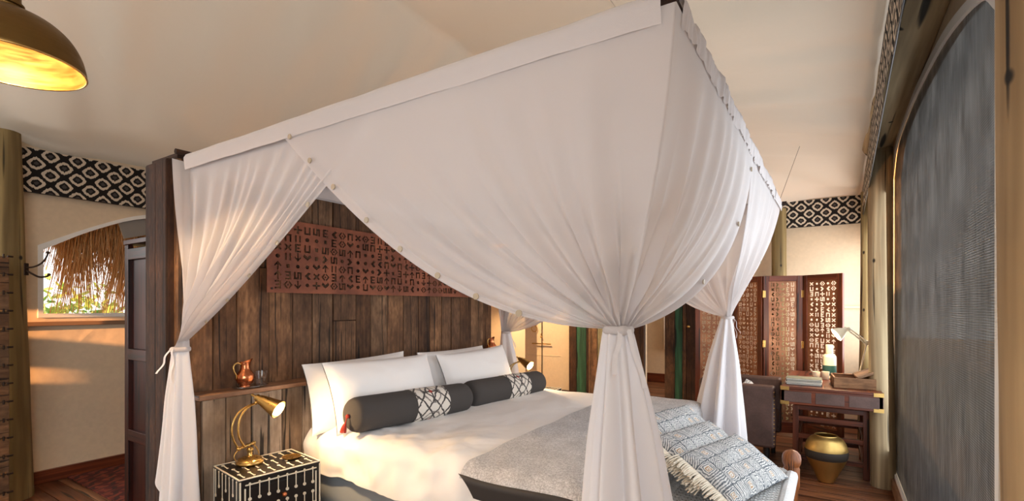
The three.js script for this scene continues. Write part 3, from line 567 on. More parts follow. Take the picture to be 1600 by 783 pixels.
// curtains: a drape gathered from the rail to a tie, a tie band, a pleated tail below it, shell buttons along the hem
function bez(a, b, c, d, t) { const m = 1 - t; return a.clone().multiplyScalar(m * m * m).addScaledVector(b, 3 * m * m * t).addScaledVector(c, 3 * m * t * t).addScaledVector(d, t * t * t); }
function curtain(label, o) {
  const t = thing('bed_curtain', label, 'curtain', [0, 0, 0], 0);
  const { P, out, T, lat, face, w = 0.075, nF = 16, A, B, seed = 1, amp = 0.016 } = o, top = V(...T), L = V(...lat).normalize(), N = V(...face).normalize();
  const at = (s, q) => {
    const p0 = P(s), D = p0.y - top.y, eA = Math.pow(1 - s, 3), eB = Math.pow(s, 3), m = 1 - eA - eB;
    const zig = Math.sin(s * Math.PI * 22 + seed), p3 = top.clone().addScaledVector(L, w * (s - 0.5)).addScaledVector(N, 0.016 * zig + 0.012 * Math.cos((s - 0.5) * 3));
    const H = V(p3.x - p0.x, 0, p3.z - p0.z), d1 = eA * A[0] + eB * B[0] + m * 0.5, u2 = eA * A[1] + eB * B[1] + m * 0.36, k1 = eA * A[2] + eB * B[2] + m * 0.22, k2 = eA * A[3] + eB * B[3] + m * 0.3;
    const p = bez(p0, p0.clone().addScaledVector(H, k1).add(V(0, -d1 * D, 0)), p3.clone().addScaledVector(H, -k2).add(V(0, u2 * D, 0)), p3, q);
    const f = 0.55 * Math.sin(6.283 * (nF * s + 0.4 * Math.sin(6.283 * 2.3 * s + seed)) + 1.2 * noise(s * 6, q * 2, seed)) + 0.45 * Math.sin(6.283 * nF * 0.43 * s + seed * 2) + 0.6 * noise(s * nF * 0.5, q * 1.5, seed + 9) + 0.5 * (1 - 2 * Math.abs(Math.sin(3.1416 * nF * 1.31 * s + seed + 0.8 * noise(s * 8, q, seed + 4)))) * sst(0.15, 0.6, q);
    const a = amp * (0.18 + 1.1 * Math.pow(q, 0.8)) * sst(0, 0.12, q) * (1 - sst(0.75, 1, q)) * sst(0, 0.04, s) * sst(0, 0.04, 1 - s) + 0.0006;
    return p.addScaledVector(out(s), a * f + (o.lift || 0) * (1 - q));
  };
  part(t, 'drape', grid(o.nu || 260, 64, (u, v) => at(u, v), (u, v) => [u * 3, v * 1.6]), M.voile);
  for (const e of [0, 1]) part(t, 'hem', grid(6, 64, (u, v) => at(Math.abs(e - 0.024 * u), v).addScaledVector(out(e), -0.004), (u, v) => [u * 0.05, v * 1.6]), M.voile);
  for (const [s, qs] of o.buttons || []) for (const q of qs) {
    const p = at(s, q), n = out(s), g = cyl(0.011, 0.011, 0.005, [0, 0, 0], 14); orient(g, n.toArray()); p.addScaledVector(n, 0.006);
    part(t, 'button', g.translate(p.x, p.y, p.z), M.pearl);
  }
  // tie band and its two ribbon ends
  const R = V().crossVectors(L, V(0, 1, 0)).normalize();
  const bandG = new THREE.TorusGeometry(1, 0.2, 10, 40).rotateX(Math.PI / 2).scale(w * 0.5, 0.06, 0.036);
  bandG.applyMatrix4(new THREE.Matrix4().makeBasis(L, V(0, 1, 0), R)).translate(top.x, top.y - 0.004, top.z);
  part(t, 'tie_band', [bandG, orient(ball(0.014, [0, 0, 0], [1.3, 1, 0.9]), N.toArray(), V(0, 0, 1)).translate(top.x + N.x * 0.04, top.y - 0.004, top.z + N.z * 0.04)], M.sleeve);
  for (const k of [-1, 1]) part(t, 'tie_ribbon', grid(4, 16, (u, v) => top.clone().addScaledVector(N, 0.045 + 0.035 * v + 0.006 * Math.sin(v * 9 + k)).addScaledVector(L, k * (0.01 + 0.035 * v) + (u - 0.5) * 0.014).add(V(0, -0.16 * v * (k > 0 ? 1 : 0.75), 0))), M.tail);
  // tail
  const { floor, R0 = 0.036, R1 = 0.17, turns = 1.25, th0 = 0, nP = 9, flat = 0.75, hemUp = 0.5, hemLow = 0.02, hemFrom = 0.72, pw = 0.8 } = o.tail, F = V(...floor);
  const tail = (s, v) => {
    const yb = hemLow + hemUp * sst(hemFrom, 1, s) + 0.01 * noise(s * 20, 1, seed), y = lerp(top.y, yb, v), q = clamp((top.y - y) / top.y), th = th0 + 6.283 * turns * s;
    const R = (R0 + (R1 - R0) * Math.pow(q, pw)) * (0.86 + 0.24 * s), pl = 1 + (0.14 + 0.2 * sst(0, 0.25, q)) * Math.sin(6.283 * (nP * s + 0.25 * Math.sin(9 * s + seed)) + 0.7 * noise(s * 5, q * 2, seed)) + 0.1 * noise(s * 11, q * 3, seed + 2);
    return top.clone().lerp(F, q).setY(y).addScaledVector(L, R * pl * Math.cos(th)).addScaledVector(N, R * pl * flat * Math.sin(th));
  };
  part(t, 'tail', grid(230, 60, tail, (u, v) => [u * 1.6, v * 1.3]), M.tail);
  return t;
}
const poly3 = (pts) => { const c = pts.map((p) => V(...p)), l = [0]; for (let i = 1; i < c.length; i++) l.push(l[i - 1] + c[i].distanceTo(c[i - 1])); return (s) => { const d = s * l[l.length - 1]; let i = 1; while (i < c.length - 1 && d > l[i]) i++; return c[i - 1].clone().lerp(c[i], (d - l[i - 1]) / (l[i] - l[i - 1])); }; };
const turnNormal = (a, b, at, wd) => (s) => V(...a).lerp(V(...b), sst(at - wd, at + wd, s)).normalize();
// foot corner nearest the camera: side drape from the overlap to the corner, then the foot drape
{
  const l1 = 1.655, l2 = 1.4, f = l1 / (l1 + l2);
  curtain('nearest white voile bed curtain tied at the foot corner in front of the grey throw', {
    P: poly3([[CX0 - 0.022, HEM, -2.0], [CX0 - 0.022, HEM, CZ1 + 0.022], [2.68, HEM, CZ1 + 0.022]]), out: turnNormal([-1, 0, 0], [0, 0, 1], f, 0.03),
    T: [1.36, 1.355, -0.515], lat: [1, 0, 1.3], face: [-1, 0, 0.9], nF: 15, A: [0.56, 0.0, 0.33, 0.36], B: [0.62, 0.06, 0.1, 0.42], seed: 1, nu: 480, amp: 0.022,
    buttons: [[0.014, [0.03, 0.12, 0.22, 0.35, 0.47, 0.59, 0.7, 0.81]], [0.986, [0.07, 0.3, 0.62]]],
    tail: { floor: [1.33, 0, -0.42], R0: 0.036, R1: 0.165, th0: 2.4, hemUp: 0.75, hemFrom: 0.6, nP: 10 },
  });
  const s = 2.505;
  curtain('white voile bed curtain tied in front of the rough headboard wall on the left', {
    P: poly3([[CX0 + 0.02, HEM, -1.34], [CX0 + 0.005, HEM, CZ0 + 0.01], [CX0 - 0.055, HEM + 0.02, CZ0 - 0.05]]), out: turnNormal([-1, 0, 0], [-1, 0, 0], 0.85, 0.03),
    T: [1.2, 1.205, -2.765], lat: [0.25, 0, 1], face: [-1, 0, 0.1], nF: 13, A: [0.4, 0.25, 0.36, 0.33], B: [0.45, 0.4, 0.2, 0.2], seed: 4, nu: 320, amp: 0.017,
    buttons: [[0.018, [0.3, 0.44, 0.58, 0.7, 0.82]]],
    tail: { floor: [1.165, 0, -2.72], R0: 0.034, R1: 0.105, th0: 1.2, hemUp: 0.62, hemFrom: 0.62, nP: 7 },
  });
  curtain('white voile bed curtain tied at the far foot corner before the folding screen', {
    P: poly3([[2.66, HEM, CZ1 + 0.016], [CX1 + 0.02, HEM, CZ1 + 0.018], [CX1 + 0.02, HEM, -1.55]]), out: turnNormal([0, 0, 1], [1, 0, 0], 0.56, 0.03),
    T: [4.02, 1.335, -0.665], lat: [1, 0, -0.4], face: [0.4, 0, 1], w: 0.1, nF: 15, A: [0.55, 0.35, 0.02, 0.1], B: [0.6, 0.04, 0.2, 0.4], seed: 7, nu: 340, amp: 0.02,
    buttons: [[0.54, [0.42, 0.58, 0.7]]],
    tail: { floor: [3.93, 0, -0.72], R0: 0.045, R1: 0.26, th0: 5.6, hemUp: 0.35, hemFrom: 0.75, nP: 8 },
  });
  curtain('white voile bed curtain tied at the right end of the headboard wall', {
    P: poly3([[CX1 - 0.3, HEM, CZ0 + 0.02], [CX1, HEM, CZ0 + 0.01], [CX1 + 0.01, HEM, -1.57]]), out: turnNormal([0, 0, -1], [1, 0, 0], 0.2, 0.04),
    T: [4.1, 1.16, -2.72], lat: [0.3, 0, 1], face: [1, 0, 0.2], nF: 12, A: [0.5, 0.4, 0.2, 0.2], B: [0.62, 0.06, 0.2, 0.4], seed: 9, nu: 260, amp: 0.018,
    buttons: [], tail: { floor: [4.15, 0, -2.66], R0: 0.036, R1: 0.12, th0: 0, nP: 7 },
  });
}

// ---------------------------------------------------------------- headboard box, carved panel
{
  const t = thing('headboard', 'low headboard of weathered grey boards topped by a planed red brown ledge', 'headboard', [0, 0, 0]), r = rng(15);
  part(t, 'ledge', box(2.98, 0.026, 0.155, [2.755, 0.942, -2.8], { grain: 'x', r: 0.004 }), M.ledge, 'planed red brown ledge');
  let x = 1.285;
  while (x < 4.2) { const w = Math.min(0.1 + 0.09 * r(), 4.22 - x); part(t, 'plank', box(w - 0.004, 0.925, 0.03, [x + w / 2, 0.465, -2.755 + 0.008 * r()], { r: 0.003 }), M.grey[Math.floor(r() * 4)]); x += w; }
  for (const sx of [1.275, 4.23]) part(t, 'end_board', box(0.025, 0.925, 0.12, [sx, 0.465, -2.81]), M.plank[1]);
  part(t, 'core', box(2.88, 0.9, 0.08, [2.75, 0.46, -2.82]), M.sub);
}
// cut-out glyphs: polygons in a unit cell
const GL = (() => {
  const oct = (r, cx = 0, cy = 0, n = 8) => Array.from({ length: n }, (_, i) => [cx + r * Math.cos((i + 0.5) / n * 6.2832), cy + r * Math.sin((i + 0.5) / n * 6.2832)]);
  const chev = (dx, w = 0.22, k = 1) => [[dx * k - 0.2 * k, 0], [dx * k + 0.16 * k, 0.42], [dx * k + 0.16 * k + w * 1.15 * k, 0.3], [dx * k - 0.2 * k + w * 1.6 * k, 0], [dx * k + 0.16 * k + w * 1.15 * k, -0.3], [dx * k + 0.16 * k, -0.42]];
  const rot = (p, a) => p.map(([x, y]) => [x * Math.cos(a) - y * Math.sin(a), x * Math.sin(a) + y * Math.cos(a)]);
  const u = [[-0.32, 0.4], [-0.15, 0.4], [-0.15, -0.22], [0.15, -0.22], [0.15, 0.4], [0.32, 0.4], [0.32, -0.4], [-0.32, -0.4]];
  const pl = [[-0.09, 0.4], [0.09, 0.4], [0.09, 0.09], [0.4, 0.09], [0.4, -0.09], [0.09, -0.09], [0.09, -0.4], [-0.09, -0.4], [-0.09, -0.09], [-0.4, -0.09], [-0.4, 0.09], [-0.09, 0.09]];
  const e3 = [[-0.28, 0.42], [0.28, 0.42], [0.28, -0.42], [-0.28, -0.42], [-0.28, -0.26], [0.1, -0.26], [0.1, -0.08], [-0.18, -0.08], [-0.18, 0.08], [0.1, 0.08], [0.1, 0.26], [-0.28, 0.26]];
  const z = [[-0.38, 0.38], [-0.2, 0.38], [-0.2, -0.18], [-0.06, -0.18], [-0.06, 0.38], [0.38, 0.38], [0.38, -0.38], [0.2, -0.38], [0.2, 0.2], [0.12, 0.2], [0.12, -0.36], [-0.38, -0.36]];
  const arrow = [[-0.07, 0.44], [0.07, 0.44], [0.07, -0.12], [0.25, 0.08], [0.35, -0.02], [0, -0.44], [-0.35, -0.02], [-0.25, 0.08], [-0.07, -0.12]];
  const bars = [[[-0.28, 0.36], [-0.12, 0.36], [-0.12, -0.36], [-0.28, -0.36]], [[0.12, 0.36], [0.28, 0.36], [0.28, -0.36], [0.12, -0.36]]];
  const half = [[-0.45, 0], [-0.09, 0.42], [-0.03, 0.28], [-0.25, 0], [-0.03, -0.28], [-0.09, -0.42]], dia = [half, half.map(([x, y]) => [-x, y]), oct(0.1)];
  return [[oct(0.2)], [[[-0.16, 0.2], [0.16, 0.2], [0.16, -0.2], [-0.16, -0.2]]], [chev(-0.05)], [chev(-0.05).map(([x, y]) => [-x, y])], dia, [u], [rot(u, Math.PI)], [rot(pl, 0.785)], [pl], [e3], [z], [arrow], bars, dia, [rot(chev(-0.05), Math.PI / 2)], [rot(arrow, Math.PI)], [rot(e3, Math.PI)], [oct(0.22)]];
})();
function glyphSheet(w, h, nx, ny, mx, my, seed, depth = 0.004) {
  const s = poly([[-w / 2, -h / 2], [w / 2, -h / 2], [w / 2, h / 2], [-w / 2, h / 2]]), r = rng(seed), cw = (w - 2 * mx) / nx, ch = (h - 2 * my) / ny, k = 1.05;
  for (let j = 0; j < ny; j++) for (let i = 0; i < nx; i++) for (const p of GL[Math.floor(r() * GL.length)]) { const X = -w / 2 + mx + (i + 0.5) * cw, Y = -h / 2 + my + (j + 0.5) * ch; s.holes.push(hole(p.map(([x, y]) => [X + x * cw * k, Y + y * ch * k]))); }
  return extrude(s, depth);
}
{
  const t = thing('carved_panel', 'wide rust brown metal panel with cut out symbols hung on the headboard wall', 'wall panel', [2.87, 1.725, -2.83]);
  part(t, 'sheet', glyphSheet(2.36, 0.45, 34, 7, 0.035, 0.022, 33, 0.004), M.rust);
  for (const x of [-1.15, 1.15]) for (const y of [-0.2, 0.2]) part(t, 'screw', cyl(0.007, 0.007, 0.006, [x, y, 0.006], 10, [Math.PI / 2, 0, 0]), M.iron);
}
// ---------------------------------------------------------------- nightstands and what stands on them
function nightstand(label, at, turn) {
  const t = thing('nightstand', label, 'nightstand', at, turn), W = 0.41, D = 0.335, H = 0.58, e = 0.003;
  part(t, 'body', box(W, H - 0.06, D, [0, 0.06 + (H - 0.06) / 2, 0], { r: 0.003 }), M.black);
  for (const x of [-1, 1]) for (const z of [-1, 1]) part(t, 'leg', box(0.035, 0.06, 0.035, [x * (W / 2 - 0.03), 0.03, z * (D / 2 - 0.03)]), M.black);
  const fz = D / 2 + 0.004, dr = part(t, 'drawer', box(W - 0.07, 0.2, 0.008, [0, H - 0.15, D / 2 + 0.002], { r: 0.001 }), M.black);
  const k = part(dr, 'knob', [cyl(0.006, 0.006, 0.02, [0, 0, 0.01], 12, [Math.PI / 2, 0, 0]), ball(0.012, [0, 0, 0.024])], M.copper); k.position.set(0, H - 0.115, fz);
  const strip = (w, h, d, p) => part(t, 'inlay_strip', box(w, h, d, p, { r: 0.0008 }), M.bone);
  // edges
  for (const z of [-1, 1]) { strip(W, 0.006, 0.006, [0, H, z * (D / 2 - 0.002)]); } for (const x of [-1, 1]) strip(0.006, 0.006, D, [x * (W / 2 - 0.002), H, 0]);
  for (const x of [-1, 1]) { strip(0.007, H - 0.07, 0.005, [x * (W / 2 - 0.004), 0.06 + (H - 0.07) / 2, D / 2 + 0.002]); strip(0.007, H - 0.1, 0.005, [x * (W / 2 - 0.026), (H - 0.05) / 2 + 0.03, D / 2 + 0.003]); strip(0.005, H - 0.07, 0.007, [x * (W / 2 + 0.0), 0.06 + (H - 0.07) / 2, -D / 2 + 0.006]); }
  for (const y of [H - 0.028, H - 0.205, H - 0.235, H - 0.41]) strip(W - 0.05, 0.006, 0.005, [0, y, fz + 0.003]);
  // bone pins: one shared shape, a bar with a bead at each end
  const pin = (L) => merge([box(0.0045, L, 0.003, [0, 0, 0], { r: 0.0006 }), cyl(0.0085, 0.0085, 0.003, [0, -L / 2, 0], 12, [Math.PI / 2, 0, 0]), cyl(0.0055, 0.0055, 0.003, [0, L / 2, 0], 10, [Math.PI / 2, 0, 0])]), short = pin(0.075), long = pin(0.13), tiny = pin(0.062);
  const put = (g, p, rot) => { const o = part(t, 'inlay_pin', g, M.bone); o.position.set(...p); o.rotation.set(...rot); };
  for (let i = 0; i < 8; i++) { const x = (i - 3.5) * 0.0455; put(short, [x, H - 0.06, fz + 0.005], [0, 0, 0]); put(short, [x, H - 0.185, fz + 0.005], [0, 0, Math.PI]); put(short, [x, H - 0.27, fz + 0.005], [0, 0, 0]); put(short, [x, H - 0.385, fz + 0.005], [0, 0, Math.PI]); }
  for (let i = 0; i < 7; i++) { const z = (i - 3) * 0.046; for (const sx of [-1, 1]) put(i % 2 ? short : long, [sx * (W / 2 + 0.001), H - (i % 2 ? 0.05 : 0.078), z], [0, Math.PI / 2, 0]); }
  for (let i = 0; i < 8; i++) for (const j of [0, 1, 2]) put(tiny, [(i - 3.5) * 0.049 + (j % 2 ? 0.012 : 0), H + 0.001, (j - 1) * 0.105], [Math.PI / 2, 0, 0]);
  return t;
}
const ns = nightstand('black nightstand inlaid with bone pins at the left side of the bed', [1.515, 0, -2.525], -0.14);
copy(ns, [4.32, 0, -2.48], 'black inlaid nightstand beyond the right side of the bed under the second reading lamp', 0.05);
function brassLamp(label, at, turn) {
  const t = thing('bedside_lamp', label, 'lamp', at, turn);
  part(t, 'base', lathe([[0, 0], [0.066, 0], [0.068, 0.012], [0.06, 0.02], [0.056, 0.03], [0.03, 0.04], [0.012, 0.045], [0.012, 0.065], [0.018, 0.075], [0.012, 0.085], [0, 0.088]], 36), M.brass);
  part(t, 'clamp', [rod([-0.06, 0.092, 0], [0.02, 0.105, 0], 0.008), ball(0.012, [-0.06, 0.092, 0]), ball(0.01, [0.022, 0.105, 0]), tube([[-0.06, 0.09, 0], [-0.085, 0.06, 0.004], [-0.075, 0.03, 0.005]], 0.003, 12, 6), tube([[0.02, 0.1, 0], [0.04, 0.07, 0], [0.05, 0.04, 0]], 0.003, 10, 6)], M.brass);
  for (const s of [0, 1]) part(t, 'arm', tube([[-0.065 + s * 0.03, 0.1, s * 0.012], [-0.088 + s * 0.026, 0.15, s * 0.012], [-0.095 + s * 0.026, 0.2, s * 0.012], [-0.075 + s * 0.02, 0.262, s * 0.012], [-0.03 + s * 0.01, 0.3, s * 0.012], [0.03, 0.318, 0.006]], 0.0052, 40, 8), M.brass);
  part(t, 'joint', [ball(0.011, [0.03, 0.318, 0.005]), rod([0.03, 0.318, 0.005], [0.052, 0.338, 0.012], 0.006), ball(0.009, [0.052, 0.338, 0.012])], M.brass);
  const tail = V(0.01, 0.366, -0.005), dir = V(0.4, -0.45, 0.8).normalize(), L = 0.175;
  const prof = [[0, 0], [0.007, 0.004], [0.007, 0.024], [0.012, 0.028], [0.018, 0.034], [0.018, 0.05], [0.024, 0.056], [0.05, L], [0.047, L], [0.022, 0.06], [0, 0.058]];
  const sh = orient(lathe(prof, 36), dir.toArray()).translate(tail.x, tail.y, tail.z);
  const shd = part(t, 'shade', sh, M.brass);
  const b = tail.clone().addScaledVector(dir, L * 0.8);
  part(shd, 'bulb', orient(lathe([[0, -0.03], [0.012, -0.025], [0.02, 0.0], [0.034, 0.018], [0.036, 0.026], [0.03, 0.032], [0, 0.034]], 24), dir.toArray()).translate(b.x, b.y, b.z), M.bulb);
  const l = new THREE.PointLight(new THREE.Color(1, 0.66, 0.34), 0.65); l.position.copy(b).addScaledVector(dir, 0.028); l.castShadow = true; l.shadow.radius = 1; t.add(l);
  return t;
}
const lampA = brassLamp('lit brass arched reading lamp on the inlaid nightstand left of the bed', [1.46, 0.582, -2.6], 0);
copy(lampA, [4.02, 0.565, -2.55], 'lit brass reading lamp peeking over the bolster right of the bed', -0.5);
solo('coaster', 'small round brass dish lying on the black inlaid nightstand', 'dish', lathe([[0, 0.003], [0.04, 0.003], [0.046, 0.009], [0.05, 0.01], [0.044, 0], [0, 0]], 36), M.brass, undefined, [1.635, 0.584, -2.5]);
// copper jugs on trays
function jug(label, at, turn) {
  const t = thing('copper_jug', label, 'jug', at, turn);
  const body = lathe([[0, 0], [0.028, 0], [0.03, 0.006], [0.024, 0.01], [0.04, 0.025], [0.05, 0.05], [0.046, 0.072], [0.03, 0.092], [0.024, 0.108], [0.024, 0.13], [0.028, 0.142], [0.026, 0.142], [0.021, 0.13], [0.021, 0.108], [0, 0.1]], 40), p = body.attributes.position;
  for (let i = 0; i < p.count; i++) { const x = p.getX(i), y = p.getY(i), z = p.getZ(i), a = Math.atan2(z, x), k = y < 0.095 && y > 0.012 ? 1 + 0.035 * Math.sin(10 * a + y * 60) : 1; const sp = y > 0.115 ? Math.max(0, Math.cos(a)) ** 3 * (y - 0.115) / 0.027 : 0; p.setXYZ(i, x * k + 0.016 * sp, y + 0.016 * sp, z * k * (1 - 0.3 * sp)); }
  body.computeVertexNormals(); part(t, 'body', body, M.copper);
  part(t, 'handle', tube([[-0.024, 0.13, 0], [-0.045, 0.14, 0], [-0.064, 0.125, 0], [-0.064, 0.1, 0], [-0.05, 0.07, 0], [-0.047, 0.05, 0]], 0.0045, 30, 8), M.brass, 'brass handle');
  return t;
}
const tray = solo('tray', 'flat silver tray on the left end of the headboard ledge', 'tray', lathe([[0, 0], [0.085, 0], [0.1, 0.006], [0.102, 0.008], [0.098, 0.008], [0.084, 0.003], [0, 0.003]], 48).scale(1, 1, 0.62), M.silver, undefined, [1.575, 0.956, -2.8]);
copy(tray, [4.02, 0.956, -2.8], 'flat silver tray on the right end of the headboard ledge');
const j1 = jug('hammered copper jug with brass handle on the left ledge end beside a glass', [1.545, 0.96, -2.8], 0);
copy(j1, [3.97, 0.96, -2.8], 'copper jug on the right end of the ledge below the tied curtain');
solo('tumbler', 'clear glass tumbler beside the copper jug on the left ledge tray', 'glass', lathe([[0, 0], [0.03, 0], [0.034, 0.08], [0.032, 0.08], [0.028, 0.005], [0, 0.005]], 28), M.glass, undefined, [1.635, 0.96, -2.79]);
// ---------------------------------------------------------------- pendant lamps
function pendant(label, at, cord) {
  const t = thing('pendant_lamp', label, 'lamp', at);
  const outP = [[0.21, 0], [0.212, 0.006], [0.208, 0.03], [0.197, 0.07], [0.172, 0.115], [0.135, 0.15], [0.09, 0.172], [0.045, 0.185], [0.04, 0.188], [0.04, 0.2], [0.046, 0.203], [0.046, 0.21], [0.04, 0.213], [0.04, 0.25], [0.046, 0.253], [0.046, 0.262], [0.03, 0.27], [0.012, 0.285], [0, 0.287]];
  const sm = (l) => new THREE.CatmullRomCurve3(l.map((p) => V(p[0], p[1], 0)), false, 'centripetal').getPoints(90).map((p) => [Math.max(0, p.x), p.y]);
  const d = part(t, 'dome', lathe(sm(outP), 64), M.brassOld);
  part(d, 'lining', lathe(sm([[0.209, 0.001], [0.204, 0.03], [0.193, 0.068], [0.168, 0.112], [0.132, 0.145], [0.088, 0.166], [0.04, 0.178], [0, 0.18]]), 64), M.domeIn, 'polished inner side');
  part(d, 'rim', new THREE.TorusGeometry(0.2105, 0.0035, 8, 72).rotateX(Math.PI / 2), M.brass);
  part(t, 'bulb', ball(0.028, [0, 0.148, 0]), M.bulb);
  part(t, 'cord', rod([0, 0.28, 0], [0, cord, 0], 0.005), M.iron);
  const l = new THREE.PointLight(new THREE.Color(1, 0.68, 0.36), 2.2); l.position.set(0, 0.148, 0); l.castShadow = true; l.shadow.radius = 1.2; t.add(l);
  return t;
}
const pA = pendant('lit aged brass dome pendant lamp hanging at the upper left', [0.489, 2.249, -2.378], 1.1);
copy(pA, [5.6, 2.249, -3.9], 'unseen brass dome pendant lamp placed beyond the bed to light the end wall').children.forEach((c) => { if (c.isLight) c.intensity = 12; });  // out of view behind the canopy, placed and brightened to light the end wall

// ---------------------------------------------------------------- daybed and fringed cushions at the foot of the bed
{
  const t = thing('daybed', 'low white rope daybed with turned wooden posts at the foot of the bed', 'daybed', [2.5, 0, -0.475]), W = 1.9, D = 0.58, y = 0.4;
  for (const sx of [-1, 1]) for (const sz of [-1, 1]) {
    const l = part(t, 'leg', lathe([[0, 0], [0.022, 0], [0.026, 0.06], [0.036, 0.2], [0.034, 0.3], [0.044, 0.34], [0.044, 0.44], [0.04, 0.452], [0.044, 0.46], [0.05, 0.475], [0.052, 0.5], [0.047, 0.525], [0.032, 0.543], [0.012, 0.551], [0, 0.552]], 28), M.knob, 'turned wooden post'); l.position.set(sx * (W / 2 - 0.02), 0, sz * (D / 2 - 0.02));
  }
  const wrapG = (L, ax) => { const g = grid(Math.ceil(L * 130), 20, (u, v) => { const a = v * 6.2832, r = 0.034 + 0.0022 * Math.sin(u * L * 6.283 * 55); return ax === 'x' ? V((u - 0.5) * L, r * Math.cos(a) * 1.15, r * Math.sin(a)) : V(r * Math.sin(a), r * Math.cos(a) * 1.15, (u - 0.5) * L); }, (u, v) => [u * L, v * 0.2]); return g; };
  for (const s of [-1, 1]) { part(t, 'side_rail', wrapG(W - 0.08, 'x').translate(0, y, s * (D / 2 - 0.02)), M.rope); part(t, 'end_rail', wrapG(D - 0.08, 'z').translate(s * (W / 2 - 0.04), y, 0), M.rope); }
  part(t, 'woven_seat', grid(120, 40, (u, v) => V((u - 0.5) * (W - 0.1), y + 0.02 - 0.03 * Math.sin(Math.PI * u) * Math.sin(Math.PI * v), (v - 0.5) * (D - 0.06)), (u, v) => [u * W, v * D]), M.weave);
}
function cushion(label, at, rot, w, h, seed) {
  const t = thing('cushion', label, 'cushion', at); t.rotation.set(...rot, 'YXZ');
  part(t, 'cover', pillowGeo(w, h, 0.13, seed, 0.03), M.cushion);
  const r = rng(seed + 50), fr = [];
  for (let i = 0; i < 64; i++) { const y = -h / 2 + h * (i + 0.5) / 64, L = 0.055 + 0.02 * r(), dy = (r() - 0.5) * 0.02, dz = (r() - 0.5) * 0.018; fr.push(tube([[-w / 2 + 0.012, y, 0], [-w / 2 - L * 0.5, y + dy * 0.4, dz - 0.004], [-w / 2 - L, y + dy, dz * 1.5 - 0.02]], 0.0042, 5, 5)); }
  const f = part(t, 'fringe', fr, M.fringe, 'cream thread fringe'); f.userData.kind = 'stuff';
  return t;
}
cushion('black and white patterned fringed cushion lying lowest at the front of the daybed', [2.96, 0.535, -0.45], [-1.02, -0.32, 0.02], 0.64, 0.36, 1);
cushion('black and white patterned fringed cushion in the middle of the three on the daybed', [2.99, 0.59, -0.61], [-0.98, -0.3, 0.0], 0.62, 0.36, 2);
cushion('black and white patterned fringed cushion propped against the foot of the bed', [3.06, 0.655, -0.76], [-0.9, -0.28, 0.0], 0.6, 0.36, 3);

// ---------------------------------------------------------------- far end: armchair, desk, urn, folding screen
{
  const t = thing('armchair', 'brown leather tub armchair with dark tapered feet between bed and desk', 'armchair', [5.12, 0, -0.72], 0);
  const W = 0.74, D = 0.62;                                                     // faces +z, the desk
  part(t, 'back', box(W, 0.54, 0.13, [0, 0.49, -D / 2 + 0.065], { r: 0.03, seg: 4 }), M.leather);
  for (const s of [-1, 1]) {
    const a = part(t, 'arm', box(0.12, 0.53, D, [s * (W / 2 - 0.06), 0.465, 0], { r: 0.025, seg: 4 }), M.leather);
    for (let i = 0; i < 14; i++) part(a, 'stud', ball(0.007, [s * (W / 2 - 0.012), 0.24 + i * 0.034, D / 2 - 0.006], [1, 1, 1], 8), M.brass);
    for (const z of [-1, 1]) part(t, 'foot', cyl(0.02, 0.028, 0.2, [s * (W / 2 - 0.08), 0.1, z * (D / 2 - 0.07)], 16), M.black);
  }
  part(t, 'seat', box(W - 0.24, 0.17, D - 0.14, [0, 0.37, 0.06], { r: 0.04, seg: 4 }), M.leather);
  solo('cushion', 'checked pale cushion on the seat of the leather armchair', 'cushion', pillowGeo(0.36, 0.36, 0.12, 9), M.cushion, undefined, [5.12, 0.56, -0.6]).rotation.set(-0.6, 0, 0);
}
{
  const t = thing('desk', 'campaign style desk with leather panelled apron and brass corners', 'desk', [5.24, 0, -0.015], 0.0), W = 1.2, D = 0.68;
  part(t, 'top', box(W, 0.022, D, [0, 0.749, 0], { grain: 'x' }), M.mahog);
  part(t, 'apron', [box(W, 0.12, 0.03, [0, 0.678, D / 2 - 0.015], { grain: 'x' }), box(W, 0.12, 0.03, [0, 0.678, -D / 2 + 0.015], { grain: 'x' }), box(0.03, 0.12, D, [-W / 2 + 0.015, 0.678, 0], { grain: 'z' }), box(0.03, 0.12, D, [W / 2 - 0.015, 0.678, 0], { grain: 'z' })], M.mahog);
  for (let k = 0; k < 3; k++) part(t, 'leather_panel', box(0.006, 0.086, D / 3 - 0.035, [-W / 2 - 0.001, 0.68, (k - 1) * (D / 3 - 0.006)], { grain: 'z' }), M.leather, 'dark leather panel');
  for (let k = 0; k < 3; k++) part(t, 'leather_panel', box(W / 3 - 0.04, 0.086, 0.006, [(k - 1) * W / 3, 0.68, -D / 2 - 0.001], { grain: 'x' }), M.leather, 'dark leather panel');
  for (const z of [-1, 1]) for (const y of [0.745, 0.628]) part(t, 'brass_corner', [box(0.004, 0.03, 0.06, [-W / 2 - 0.002, y, z * (D / 2 - 0.03)], { r: 0.001 }), box(0.05, 0.03, 0.004, [-W / 2 + 0.025, y, z * (D / 2 + 0.002)], { r: 0.001 })], M.brass);
  for (const sx of [-0.28, 0.36]) {
    const e = part(t, 'trestle', [box(0.04, 0.04, 0.54, [sx, 0.545, 0], { grain: 'z' }), box(0.035, 0.045, 0.5, [sx, 0.45, 0], { grain: 'z' }), box(0.035, 0.04, 0.5, [sx, 0.3, 0], { grain: 'z' }), box(0.035, 0.04, 0.5, [sx, 0.12, 0], { grain: 'z' }), box(0.03, 0.07, 0.3, [sx, 0.6, 0], { grain: 'z' })], M.mahog);
    for (const z of [-1, 1]) part(e, 'leg', box(0.042, 0.56, 0.045, [sx, 0.28, z * 0.25]), M.mahog);
  }
  for (const z of [-1, 1]) for (const y of [0.545, 0.3, 0.12]) part(t, 'stretcher', box(0.64, 0.04, 0.03, [0.04, y, z * 0.235], { grain: 'x' }), M.mahog);
}
const onDesk = 0.761;
